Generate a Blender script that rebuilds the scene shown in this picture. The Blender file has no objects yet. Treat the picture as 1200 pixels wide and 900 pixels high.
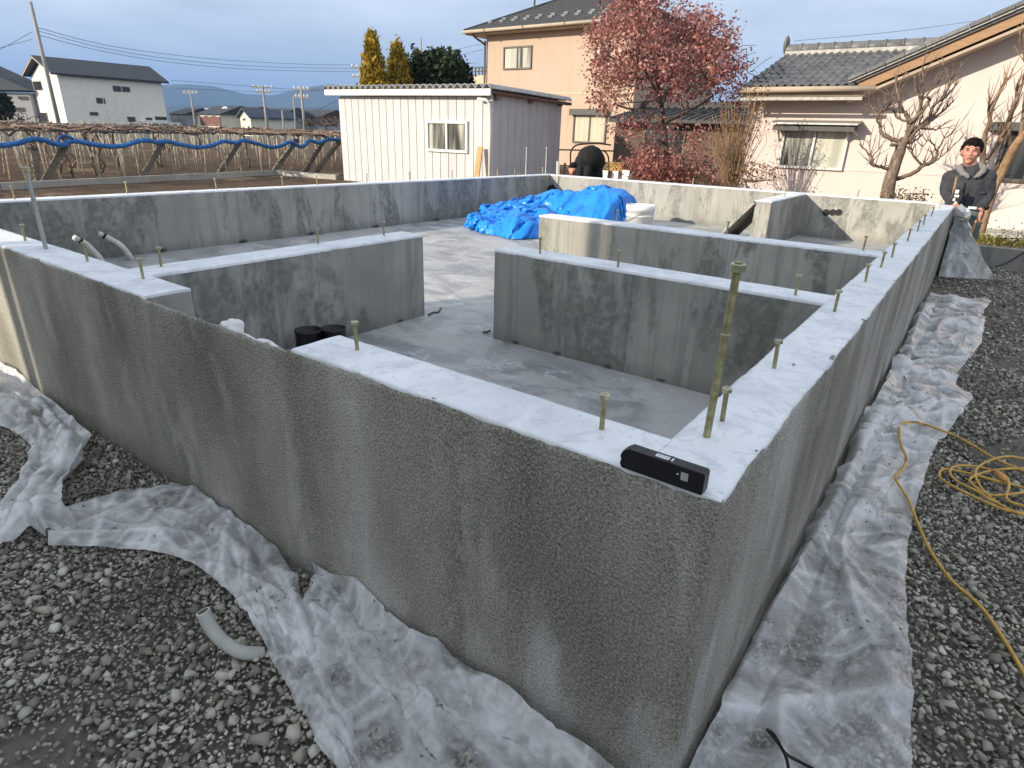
import bpy, bmesh, math, random
import numpy as np
from mathutils import Vector, Matrix, noise as mnoise
from math import radians, sin, cos, pi, sqrt

random.seed(7); RNG = np.random.default_rng(7)
SC = bpy.context.scene
COL = SC.collection

# ------------------------------------------------------------------ camera
FPX, PITCH, ROLL, YAW = 720.377, -0.387089, 0.0321137, 0.6264026
CAM = np.array([0.212304, -0.860761, 1.24])
_fwd = np.array([-sin(YAW)*cos(PITCH), cos(YAW)*cos(PITCH), sin(PITCH)])
_r0 = np.array([cos(YAW), sin(YAW), 0.0]); _u0 = np.cross(_r0, _fwd)
CR = cos(ROLL)*_r0 + sin(ROLL)*_u0; CU = -sin(ROLL)*_r0 + cos(ROLL)*_u0; CF = _fwd
cam_data = bpy.data.cameras.new('camera'); cam = bpy.data.objects.new('camera', cam_data); COL.objects.link(cam)
cam_data.sensor_width = 36.0; cam_data.lens = 36.0*FPX/1200.0
cam_data.clip_start = 0.02; cam_data.clip_end = 20000.0
cam.matrix_world = Matrix(((CR[0], CU[0], -CF[0], CAM[0]), (CR[1], CU[1], -CF[1], CAM[1]), (CR[2], CU[2], -CF[2], CAM[2]), (0, 0, 0, 1)))
SC.camera = cam

# ------------------------------------------------------------------ sun, sky, exposure
SUN_H = np.array([0.46, 0.888]); SUN_H /= np.linalg.norm(SUN_H)      # the way the light travels over the ground
SUN_EL = radians(19.6)
sd = bpy.data.lights.new('sun', 'SUN'); sun = bpy.data.objects.new('sun', sd); COL.objects.link(sun)
sd.energy = 4.3; sd.angle = radians(0.53); sd.color = (1.0, 0.88, 0.71)
ldir = Vector((SUN_H[0]*cos(SUN_EL), SUN_H[1]*cos(SUN_EL), -sin(SUN_EL)))
sun.rotation_euler = ldir.to_track_quat('-Z', 'Y').to_euler()
sun.location = (-20, -40, 30)

world = bpy.data.worlds.new('World'); SC.world = world; world.use_nodes = True
wt = world.node_tree; wn = wt.nodes; wl = wt.links
for n in list(wn): wn.remove(n)
w_out = wn.new('ShaderNodeOutputWorld'); w_bg = wn.new('ShaderNodeBackground'); w_bg.inputs['Strength'].default_value = 0.145
w_sky = wn.new('ShaderNodeTexSky'); w_sky.sky_type = 'NISHITA'; w_sky.sun_disc = False
w_sky.sun_elevation = SUN_EL; w_sky.sun_rotation = math.atan2(-SUN_H[0], -SUN_H[1])
w_sky.air_density = 1.0; w_sky.dust_density = 1.5; w_sky.ozone_density = 1.0
w_tc = wn.new('ShaderNodeTexCoord'); w_map = wn.new('ShaderNodeMapping'); w_map.inputs['Scale'].default_value = (1.0, 1.0, 3.2)
w_noi = wn.new('ShaderNodeTexNoise'); w_noi.inputs['Scale'].default_value = 1.7; w_noi.inputs['Detail'].default_value = 5; w_noi.inputs['Roughness'].default_value = 0.5
w_rmp = wn.new('ShaderNodeMapRange'); w_rmp.inputs['From Min'].default_value = 0.36; w_rmp.inputs['From Max'].default_value = 0.62
w_rmp.inputs['To Min'].default_value = 0.80; w_rmp.inputs['To Max'].default_value = 0.92
w_n2 = wn.new('ShaderNodeTexNoise'); w_n2.inputs['Scale'].default_value = 2.6; w_n2.inputs['Detail'].default_value = 6; w_n2.inputs['Roughness'].default_value = 0.55; w_n2.inputs['Distortion'].default_value = 0.4
w_cl = wn.new('ShaderNodeValToRGB'); w_cl.color_ramp.elements[0].position = .40; w_cl.color_ramp.elements[0].color = (3.65, 3.98, 4.42, 1); w_cl.color_ramp.elements[1].position = .62; w_cl.color_ramp.elements[1].color = (5.2, 5.5, 5.9, 1)
w_mix = wn.new('ShaderNodeMix'); w_mix.data_type = 'RGBA'
wl.new(w_tc.outputs['Generated'], w_map.inputs['Vector']); wl.new(w_map.outputs['Vector'], w_noi.inputs['Vector']); wl.new(w_map.outputs['Vector'], w_n2.inputs['Vector'])
wl.new(w_n2.outputs['Fac'], w_cl.inputs['Fac']); wl.new(w_cl.outputs['Color'], w_mix.inputs['B'])
wl.new(w_noi.outputs['Fac'], w_rmp.inputs['Value']); wl.new(w_rmp.outputs['Result'], w_mix.inputs['Factor'])
wl.new(w_sky.outputs['Color'], w_mix.inputs['A']); wl.new(w_mix.outputs['Result'], w_bg.inputs['Color'])
wl.new(w_bg.outputs['Background'], w_out.inputs['Surface'])

SC.view_settings.view_transform = 'Standard'; SC.view_settings.look = 'None'
SC.view_settings.exposure = 0.55; SC.view_settings.gamma = 1.0; SC.view_settings.use_curve_mapping = False
SC.render.engine = 'CYCLES'
SC.cycles.use_denoising = True
SC.cycles.max_bounces = 8; SC.cycles.transparent_max_bounces = 24
SC.cycles.caustics_reflective = False; SC.cycles.caustics_refractive = False

# ------------------------------------------------------------------ where things stand (photo pixel + a known plane -> point in the place)
def _ray(px, py): return CF + CR*(px-600.0)/FPX - CU*(py-450.0)/FPX
def onz(px, py, z=0.0):
    d = _ray(px, py); return CAM + d*((z-CAM[2])/d[2])
def onx(px, py, x):
    d = _ray(px, py); return CAM + d*((x-CAM[0])/d[0])
def ony(px, py, y):
    d = _ray(px, py); return CAM + d*((y-CAM[1])/d[1])
HF = np.array([-sin(YAW), cos(YAW), 0.0]); HR = np.array([cos(YAW), sin(YAW), 0.0])
def atc(px, py, depth): return CAM + _ray(px, py)*depth                      # at a distance along the lens axis
def at(px, py, depth):                                                       # on an upright plane that far away
    d = _ray(px, py); return CAM + d*(depth/cos(PITCH)/(d@HF))
def proj(P):
    d = np.asarray(P, float)-CAM; z = d@CF
    return np.stack([600+FPX*(d@CR)/z, 450-FPX*(d@CU)/z, z], -1)

# ------------------------------------------------------------------ objects
def tag(o, label=None, cat=None, group=None, kind=None):
    if label: o['label'] = label
    if cat: o['category'] = cat
    if group: o['group'] = group
    if kind: o['kind'] = kind
    return o
def thing(name, label, cat, loc=(0, 0, 0), group=None):
    o = bpy.data.objects.new(name, None); COL.objects.link(o); o.location = Vector([float(c) for c in loc]); o.empty_display_size = 0.1
    return tag(o, label, cat, group)
def origin(o):                                   # world position of an unrotated object, up its parents
    v = Vector(o.location)
    while o.parent: o = o.parent; v = v+o.location
    return v
def link(name, me, material=None, parent=None, base=None):
    """links mesh me (world coordinates) as an object whose own origin sits at base (or at its parent's origin)"""
    o = bpy.data.objects.new(name, me); COL.objects.link(o)
    if material is not None and len(me.materials) == 0: me.materials.append(material)
    pw = origin(parent) if parent else Vector((0, 0, 0))
    b = Vector([float(c) for c in base]) if base is not None else pw
    if b.length > 0: me.transform(Matrix.Translation(-b))
    o.location = b-pw
    if parent: o.parent = parent
    return o
def put(name, me, parent, loc, rot=None, scale=None):   # another object on shared mesh data
    o = bpy.data.objects.new(name, me); COL.objects.link(o)
    pw = origin(parent) if parent else Vector((0, 0, 0))
    o.location = Vector([float(c) for c in loc])-pw
    if rot is not None: o.rotation_euler = rot
    if scale is not None: o.scale = scale
    if parent: o.parent = parent
    return o

class MB:
    def __init__(s): s.v = []; s.f = []
    def add(s, verts, faces):
        b = len(s.v); s.v += [tuple(float(c) for c in p) for p in verts]; s.f += [tuple(i+b for i in f) for f in faces]; return s
    def box(s, x0, x1, y0, y1, z0, z1):
        return s.add([(x0,y0,z0),(x1,y0,z0),(x1,y1,z0),(x0,y1,z0),(x0,y0,z1),(x1,y0,z1),(x1,y1,z1),(x0,y1,z1)],
                     [(0,3,2,1),(4,5,6,7),(0,1,5,4),(1,2,6,5),(2,3,7,6),(3,0,4,7)])
    def obox(s, o, u, v, w):            # corner and three edge vectors
        o, u, v, w = [np.asarray(a, float) for a in (o, u, v, w)]
        P = [o, o+u, o+u+v, o+v, o+w, o+u+w, o+u+v+w, o+v+w]
        F = [(0,3,2,1),(4,5,6,7),(0,1,5,4),(1,2,6,5),(2,3,7,6),(3,0,4,7)]
        if np.dot(np.cross(u, v), w) < 0: F = [f[::-1] for f in F]
        return s.add(P, F)
    def prism(s, poly, ext):
        n = len(poly); ext = np.asarray(ext, float); P = [np.asarray(p, float) for p in poly]
        nrm = sum((np.cross(P[i]-P[0], P[(i+1) % n]-P[0]) for i in range(n)), np.zeros(3))
        F = [tuple(range(n))[::-1], tuple(range(n, 2*n))]+[(i, (i+1) % n, (i+1) % n+n, i+n) for i in range(n)]
        if nrm@ext < 0: F = [f[::-1] for f in F]
        return s.add(P+[p+ext for p in P], F)
    def tube(s, pts, r, n=6, cap=True, close=False):
        P = [np.asarray(p, float) for p in pts]; m = len(P)
        R = r if hasattr(r, '__len__') else [r]*m
        prev = None; rings = []
        for i in range(m):
            if close: t = P[(i+1) % m]-P[i-1]
            else: t = P[min(i+1, m-1)]-P[max(i-1, 0)]
            L = np.linalg.norm(t); t = t/L if L > 1e-9 else np.array([0, 0, 1.0])
            if prev is None:
                a = np.array([0, 0, 1.0]) if abs(t[2]) < .9 else np.array([1.0, 0, 0])
                prev = np.cross(a, t); prev /= np.linalg.norm(prev)
            else:
                prev = prev-t*(prev@t); L = np.linalg.norm(prev); prev = prev/L if L > 1e-6 else np.cross(t, [1, 0, 0])
            b = np.cross(t, prev)
            rings.append([P[i]+R[i]*(cos(2*pi*k/n)*prev+sin(2*pi*k/n)*b) for k in range(n)])
        V = [p for q in rings for p in q]; F = []
        for i in range(m if close else m-1):
            j = (i+1) % m
            F += [(i*n+k, i*n+(k+1) % n, j*n+(k+1) % n, j*n+k) for k in range(n)]
        if cap and not close: F += [tuple(range(n))[::-1], tuple(range((m-1)*n, m*n))]
        return s.add(V, F)
    def bar(s, a, b, w, h, up=(0, 0, 1)):   # square bar from a to b
        a, b = np.asarray(a, float), np.asarray(b, float); t = b-a; t /= np.linalg.norm(t)
        x = np.cross(t, up); x /= np.linalg.norm(x); y = np.cross(x, t)
        return s.obox(a-x*w/2-y*h/2, x*w, y*h, b-a)
    def lathe(s, c, prof, n=24):       # prof: (radius, height) up the z axis
        V = []; F = []; m = len(prof)
        for (r, z) in prof: V += [(c[0]+r*cos(2*pi*k/n), c[1]+r*sin(2*pi*k/n), c[2]+z) for k in range(n)]
        for i in range(m-1): F += [(i*n+k, i*n+(k+1) % n, (i+1)*n+(k+1) % n, (i+1)*n+k) for k in range(n)]
        return s.add(V, F)
    def disc(s, c, nrm, r, n=16):
        nrm = np.asarray(nrm, float); nrm /= np.linalg.norm(nrm)
        a = np.array([0, 0, 1.0]) if abs(nrm[2]) < .9 else np.array([1.0, 0, 0])
        x = np.cross(a, nrm); x /= np.linalg.norm(x); y = np.cross(nrm, x); c = np.asarray(c, float)
        return s.add([c+r*(cos(2*pi*k/n)*x+sin(2*pi*k/n)*y) for k in range(n)], [tuple(range(n))])
    def ell(s, c, rad, nu=12, nv=8, rot=None):
        V = []; F = []; c = np.asarray(c, float)
        for i in range(nv+1):
            th = pi*i/nv
            for k in range(nu):
                ph = 2*pi*k/nu; p = np.array([rad[0]*sin(th)*cos(ph), rad[1]*sin(th)*sin(ph), rad[2]*cos(th)])
                if rot is not None: p = rot@p
                V.append(c+p)
        for i in range(nv): F += [(i*nu+k, (i+1)*nu+k, (i+1)*nu+(k+1) % nu, i*nu+(k+1) % nu) for k in range(nu)]
        return s.add(V, F)
    def grid(s, P):
        nu, nv = P.shape[:2]
        return s.add(P.reshape(-1, 3), [(i*nv+j, (i+1)*nv+j, (i+1)*nv+j+1, i*nv+j+1) for i in range(nu-1) for j in range(nv-1)])
    def mesh(s, name, smooth=False, merge=False):
        me = bpy.data.meshes.new(name); me.from_pydata(s.v, [], s.f)
        if merge:
            bm = bmesh.new(); bm.from_mesh(me); bmesh.ops.remove_doubles(bm, verts=bm.verts, dist=1e-5); bm.to_mesh(me); bm.free()
        me.validate(); me.update()
        if smooth: me.polygons.foreach_set('use_smooth', [True]*len(me.polygons))
        return me
    def build(s, name, material, parent=None, smooth=False, base=None, bevel=0.0, merge=False):
        me = s.mesh(name, smooth, merge); o = link(name, me, material, parent, base)
        if bevel:
            m = o.modifiers.new('bevel', 'BEVEL'); m.width = bevel; m.segments = 2; m.limit_method = 'ANGLE'; m.angle_limit = radians(40)
        return o
def np_mesh(name, V, F, smooth=False):       # V (n,3), F (m,k) arrays, quick for big meshes
    V = np.asarray(V, np.float32); F = np.asarray(F, np.int32); k = F.shape[1]
    me = bpy.data.meshes.new(name); me.vertices.add(len(V)); me.vertices.foreach_set('co', V.ravel())
    me.loops.add(F.size); me.loops.foreach_set('vertex_index', F.ravel())
    me.polygons.add(len(F)); me.polygons.foreach_set('loop_start', np.arange(0, F.size, k, dtype=np.int32))
    try: me.polygons.foreach_set('loop_total', np.full(len(F), k, np.int32))
    except Exception: pass
    me.update(calc_edges=True); me.validate()
    if smooth: me.polygons.foreach_set('use_smooth', [True]*len(F))
    return me
def spline(pts, n=8, close=False):             # Catmull-Rom through the points
    P = np.asarray(pts, float); m = len(P); out = []
    segs = m if close else m-1
    for i in range(segs):
        if close: p0, p1, p2, p3 = P[(i-1) % m], P[i], P[(i+1) % m], P[(i+2) % m]
        else: p0, p1, p2, p3 = P[max(i-1, 0)], P[i], P[i+1], P[min(i+2, m-1)]
        for k in range(n):
            t = k/n; out.append(.5*((2*p1)+(-p0+p2)*t+(2*p0-5*p1+4*p2-p3)*t*t+(-p0+3*p1-3*p2+p3)*t**3))
    if not close: out.append(P[-1])
    return np.array(out)
def resample(pts, n):
    P = np.asarray(pts, float); s = np.r_[0, np.cumsum(np.linalg.norm(np.diff(P, axis=0), axis=1))]
    q = np.linspace(0, s[-1], n); return np.stack([np.interp(q, s, P[:, i]) for i in range(P.shape[1])], -1)
# ------------------------------------------------------------------ materials
class NB:
    """small node builder"""
    def __init__(s, name):
        s.m = bpy.data.materials.new(name); s.m.use_nodes = True; s.t = s.m.node_tree; s.n = s.t.nodes; s.l = s.t.links
        for x in list(s.n): s.n.remove(x)
        s.out = s.n.new('ShaderNodeOutputMaterial'); s.bsdf = s.n.new('ShaderNodeBsdfPrincipled'); s.l.new(s.bsdf.outputs[0], s.out.inputs['Surface'])
        s.tc = s.n.new('ShaderNodeTexCoord'); s.geo = s.n.new('ShaderNodeNewGeometry')
        s.pos = s.geo.outputs['Position']
    def set(s, **k):
        for a, v in k.items():
            i = s.bsdf.inputs[a.replace('_', ' ')]
            if hasattr(v, 'is_linked'): s.l.new(v, i)
            else: i.default_value = (*v, 1) if isinstance(v, tuple) and len(v) == 3 else v
        return s
    def val(s, i, v):
        if hasattr(v, 'is_linked'): s.l.new(v, i)
        else: i.default_value = (*v, 1) if (isinstance(v, tuple) and len(v) == 3 and i.type == 'RGBA') else v
    def mp(s, scale=(1, 1, 1), src=None, loc=(0, 0, 0)):
        x = s.n.new('ShaderNodeMapping'); s.l.new(src or s.pos, x.inputs['Vector']); x.inputs['Scale'].default_value = scale; x.inputs['Location'].default_value = loc
        return x.outputs['Vector']
    def noise(s, scale, detail=4, rough=.55, vec=None, dist=0.0):
        x = s.n.new('ShaderNodeTexNoise'); s.l.new(vec or s.pos, x.inputs['Vector'])
        x.inputs['Scale'].default_value = scale; x.inputs['Detail'].default_value = detail; x.inputs['Roughness'].default_value = rough; x.inputs['Distortion'].default_value = dist
        return x.outputs['Fac']
    def voro(s, scale, vec=None, feature='F1', out='Distance', rnd=1.0):
        x = s.n.new('ShaderNodeTexVoronoi'); x.feature = feature; s.l.new(vec or s.pos, x.inputs['Vector']); x.inputs['Scale'].default_value = scale; x.inputs['Randomness'].default_value = rnd
        return x.outputs[out]
    def rng(s, v, a, b, c=0.0, d=1.0):
        x = s.n.new('ShaderNodeMapRange'); s.val(x.inputs['Value'], v)
        for k, q in zip(('From Min', 'From Max', 'To Min', 'To Max'), (a, b, c, d)): x.inputs[k].default_value = q
        return x.outputs['Result']
    def math(s, op, a, b=0.0):
        x = s.n.new('ShaderNodeMath'); x.operation = op; s.val(x.inputs[0], a); s.val(x.inputs[1], b); return x.outputs[0]
    def mix(s, f, a, b, mode='MIX'):
        x = s.n.new('ShaderNodeMix'); x.data_type = 'RGBA'; x.blend_type = mode; s.val(x.inputs['Factor'], f)
        for key, v in (('A', a), ('B', b)): s.val(x.inputs[key] if False else [i for i in x.inputs if i.name == key and i.type == 'RGBA'][0], v)
        return [o for o in x.outputs if o.type == 'RGBA'][0]
    def ramp(s, f, stops):
        x = s.n.new('ShaderNodeValToRGB'); s.val(x.inputs['Fac'], f); e = x.color_ramp.elements
        while len(e) < len(stops): e.new(0.5)
        for i, (p, c) in enumerate(stops): e[i].position = p; e[i].color = (*c, 1)
        return x.outputs['Color']
    def sep(s, src=None):
        x = s.n.new('ShaderNodeSeparateXYZ'); s.l.new(src or s.pos, x.inputs[0]); return x.outputs
    def bump(s, h, strength=.3, dist=.01, prev=None):
        x = s.n.new('ShaderNodeBump'); s.val(x.inputs['Height'], h); x.inputs['Strength'].default_value = strength; x.inputs['Distance'].default_value = dist
        if prev is not None: s.l.new(prev, x.inputs['Normal'])
        return x.outputs['Normal']
    def island(s): return s.geo.outputs['Random Per Island']
    def objrand(s):
        x = s.n.new('ShaderNodeObjectInfo'); return x.outputs['Random']

def flat(name, c, rough=.7, var=.12, scale=6.0, bump=0.0, bscale=60.0, metal=0.0, spec=.4, rndobj=0.0, stretch=None):
    b = NB(name); v = b.mp(stretch) if stretch else None
    f = b.noise(scale, 5, .6, v)
    lo = tuple(x*(1-var*1.6) for x in c); hi = tuple(min(1, x*(1+var*1.6)) for x in c)
    colr = b.ramp(f, [(.25, lo), (.5, c), (.75, hi)])
    if rndobj:
        k = b.rng(b.objrand(), 0, 1, 1-rndobj, 1+rndobj); g = b.n.new('ShaderNodeCombineColor')
        for i in range(3): b.l.new(k, g.inputs[i])
        colr = b.mix(1.0, colr, g.outputs[0], 'MULTIPLY')
    b.set(Base_Color=colr, Roughness=b.rng(b.noise(scale*2.3, 3), .3, .7, max(0.02, rough-.08), min(1, rough+.08)), Metallic=metal)
    b.bsdf.inputs['Specular IOR Level'].default_value = spec
    if bump: b.set(Normal=b.bump(b.noise(bscale, 4, .6, v), bump, .01))
    return b.m

M = {}
def m_mortar():
    b = NB('render_mortar'); st = b.mp((3.1, 3.1, .5)); big = b.mp((2.3, 2.3, .9))
    streak = b.noise(1.0, 5, .6, st); blot = b.noise(1.3, 4, .55, big); mid = b.noise(14, 5, .65)
    c = b.ramp(blot, [(.33, (.165, .156, .123)), (.50, (.30, .286, .235)), (.67, (.46, .448, .395))])
    c = b.mix(b.rng(streak, .58, .78, 0, .28), c, (.52, .52, .50))
    pale = b.noise(3.1, 5, .6, b.mp((1.5, 1.5, .55), loc=(3.1, 0, 1.7)))
    c = b.mix(b.rng(pale, .54, .72, 0, .75), c, (.66, .67, .67))
    grain = b.voro(190, feature='F1'); g2 = b.noise(170, 4, .75)
    c = b.mix(b.rng(g2, .46, .66, 0, .85), c, b.mix(.6, c, (.74, .72, .65)))
    c = b.mix(b.rng(g2, .47, .32, 0, .85), c, (.07, .085, .072))
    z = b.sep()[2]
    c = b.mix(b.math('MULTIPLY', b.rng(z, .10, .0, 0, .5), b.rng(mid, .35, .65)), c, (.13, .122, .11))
    b.set(Base_Color=c, Roughness=b.rng(mid, .3, .7, .72, .95))
    h = b.math('ADD', b.math('MULTIPLY', g2, .9), b.math('MULTIPLY', grain, .6))
    n1 = b.bump(h, 1.0, .006); n2 = b.bump(b.noise(46, 4, .6), .5, .006, n1)
    b.set(Normal=b.bump(b.noise(9, 3), .25, .01, n2)); b.bsdf.inputs['Specular IOR Level'].default_value = .3
    return b.m
def m_concrete(name='formed_concrete', base=(.40, .392, .355), dark=(.105, .108, .097), wet=.70):
    b = NB(name); P = b.sep()
    blot = b.noise(2.1, 6, .62); fine = b.noise(23, 6, .7); speck = b.noise(150, 3, .6)
    c = b.ramp(blot, [(.28, tuple(x*.74 for x in base)), (.5, base), (.72, tuple(min(1, x*1.22) for x in base))])
    # panel tone: each formwork panel 0.6 m wide drew out a little differently
    kx = b.math('FLOOR', b.math('DIVIDE', P[0], .6)); ky = b.math('FLOOR', b.math('DIVIDE', P[1], .6))
    wn_ = b.n.new('ShaderNodeTexWhiteNoise'); wn_.noise_dimensions = '2D'; cx = b.n.new('ShaderNodeCombineXYZ'); b.l.new(kx, cx.inputs[0]); b.l.new(ky, cx.inputs[1]); b.l.new(cx.outputs[0], wn_.inputs['Vector'])
    tone = b.rng(wn_.outputs['Value'], 0, 1, .0, .42)
    c = b.mix(tone, c, tuple(x*.58 for x in base))
    # water marks: dark blotches with ragged edge, runs down the face
    wetn = b.noise(2.6, 7, .68, b.mp((1.5, 1.5, .5), loc=(4.2, 1.3, 0)), .35)
    ragged = b.math('MULTIPLY', b.rng(wetn, .485, .555), b.rng(fine, .34, .56, .25, 1))
    c = b.mix(b.math('MULTIPLY', ragged, wet), c, dark)
    run = b.noise(1.0, 5, .65, b.mp((17, 17, .9)))
    c = b.mix(b.rng(run, .50, .66, 0, .62), c, tuple(x*.58 for x in base))
    pale = b.noise(1.0, 6, .7, b.mp((7, 7, 1.5), loc=(0, 3, 5)))
    c = b.mix(b.rng(pale, .58, .76, 0, .5), c, (.47, .475, .45))
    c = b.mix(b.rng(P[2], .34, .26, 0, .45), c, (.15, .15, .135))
    c = b.mix(b.rng(speck, .62, .75, 0, .35), c, (.2, .2, .19))
    # formwork joints
    def joint(ax):
        fr = b.math('FRACT', b.math('DIVIDE', P[ax], .6)); return b.math('LESS_THAN', b.math('ABSOLUTE', b.math('SUBTRACT', fr, .5)), .0045)
    nrm = b.n.new('ShaderNodeSeparateXYZ'); b.l.new(b.geo.outputs['True Normal'], nrm.inputs[0])
    jx = b.math('MULTIPLY', joint(0), b.math('GREATER_THAN', b.math('ABSOLUTE', nrm.outputs[1]), .7))
    jy = b.math('MULTIPLY', joint(1), b.math('GREATER_THAN', b.math('ABSOLUTE', nrm.outputs[0]), .7))
    j = b.math('ADD', jx, jy)
    c = b.mix(b.math('MULTIPLY', j, .55), c, (.14, .14, .13))
    pin = b.voro(38); c = b.mix(b.rng(pin, .10, .05, 0, .6), c, (.10, .10, .095))
    b.set(Base_Color=c, Roughness=b.rng(wetn, .45, .6, .85, .6)); b.bsdf.inputs['Specular IOR Level'].default_value = .35
    b.set(Normal=b.bump(b.math('ADD', fine, b.math('MULTIPLY', speck, .4)), .22, .004))
    return b.m
def m_slab():
    b = NB('floor_concrete'); big = b.noise(.9, 5, .6); sw = b.noise(2.2, 7, .66, b.mp((1, 1.6, 1)), 1.2); fi = b.noise(34, 6, .7)
    c = b.ramp(big, [(.3, (.30, .305, .31)), (.5, (.42, .42, .415)), (.7, (.50, .50, .48))])
    c = b.mix(b.rng(sw, .47, .60, 0, .65), c, (.185, .195, .21))
    c = b.mix(b.math('MULTIPLY', b.rng(b.noise(3.2, 8, .72, None, 1.8), .54, .62), b.rng(fi, .42, .60)), c, (.58, .60, .61))
    swoop = b.noise(1.3, 5, .5, None, 3.5); c = b.mix(b.rng(swoop, .62, .66, 0, .35), c, (.50, .52, .53))
    b.set(Base_Color=c, Roughness=b.rng(sw, .4, .62, .72, .42), Normal=b.bump(fi, .2, .004)); b.bsdf.inputs['Specular IOR Level'].default_value = .4
    return b.m
def m_topping():
    b = NB('levelling_top'); a = b.noise(4.5, 6, .62); f = b.noise(45, 6, .7); st = b.noise(8, 6, .7, None, 2.2)
    c = b.ramp(a, [(.25, (.60, .63, .66)), (.5, (.80, .82, .84)), (.75, (.89, .90, .91))])
    c = b.mix(b.rng(st, .52, .68, 0, .62), c, (.50, .535, .58)); c = b.mix(b.rng(f, .58, .72, 0, .6), c, (.40, .42, .44)); swp = b.noise(3.5, 5, .6, None, 4.0); c = b.mix(b.rng(swp, .56, .62, 0, .4), c, (.56, .59, .63)); c = b.mix(b.rng(b.noise(70, 4, .7), .66, .72, 0, .7), c, (.30, .30, .29))
    c = b.mix(b.rng(b.noise(2.2, 6, .7), .60, .72, 0, .4), c, (.45, .46, .46))
    b.set(Base_Color=c, Roughness=b.rng(st, .3, .7, .42, .75), Normal=b.bump(b.math('ADD', st, b.math('MULTIPLY', f, .5)), .3, .006)); b.bsdf.inputs['Specular IOR Level'].default_value = .35
    return b.m
def m_ground():
    b = NB('ground_surface'); P = b.sep()
    f = b.noise(60, 6, .7); g = b.noise(1.6, 5, .6); v = b.voro(170, None, 'F1', 'Color')
    grav = b.mix(b.rng(g, .35, .65), (.11, .10, .082), (.20, .184, .152))
    gs = b.n.new('ShaderNodeSeparateColor'); b.l.new(v, gs.inputs[0])
    grav = b.mix(b.rng(gs.outputs[0], .4, 1, 0, .6), grav, (.19, .19, .18))
    s1 = b.noise(.55, 6, .65, b.mp((1, 1, 1))); s2 = b.noise(7, 6, .7)
    soil = b.ramp(s2, [(.25, (.050, .033, .022)), (.5, (.105, .070, .046)), (.75, (.155, .105, .070))])
    soil = b.mix(b.rng(s1, .55, .66, 0, .75), soil, (.30, .225, .14))
    fld = b.rng(P[0], -5.2, -5.8); fld2 = b.rng(P[1], 8.2, 8.4); fl = b.math('MAXIMUM', fld, fld2)
    far = b.math('MAXIMUM', b.rng(P[0], -40, -60), b.rng(P[1], 40, 60))
    soil = b.mix(far, soil, (.12, .115, .095))
    b.set(Base_Color=b.mix(fl, grav, soil), Roughness=.95, Normal=b.bump(b.math('ADD', b.math('MULTIPLY', f, .5), s2), .6, .02)); b.bsdf.inputs['Specular IOR Level'].default_value = .15
    return b.m
def m_stone():
    b = NB('crushed_stone'); r = b.island(); f = b.noise(180, 4, .7); o = b.objrand()
    key = b.math('FRACT', b.math('ADD', b.math('MULTIPLY', r, 1.0), b.math('MULTIPLY', o, 7.31)))
    c = b.ramp(key, [(.0, (.135, .125, .102)), (.25, (.235, .218, .175)), (.55, (.36, .335, .27)), (.80, (.48, .45, .37)), (.93, (.55, .53, .44)), (1.0, (.70, .66, .56))])
    c = b.mix(b.rng(f, .45, .7, 0, .4), c, b.mix(.5, c, (.35, .35, .33)))
    c = b.mix(b.rng(b.noise(1.7, 5, .65), .46, .62, 0, .5), c, (.06, .057, .052))
    b.set(Base_Color=c, Roughness=.82, Normal=b.bump(f, .3, .003)); b.bsdf.inputs['Specular IOR Level'].default_value = .3
    return b.m
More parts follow.
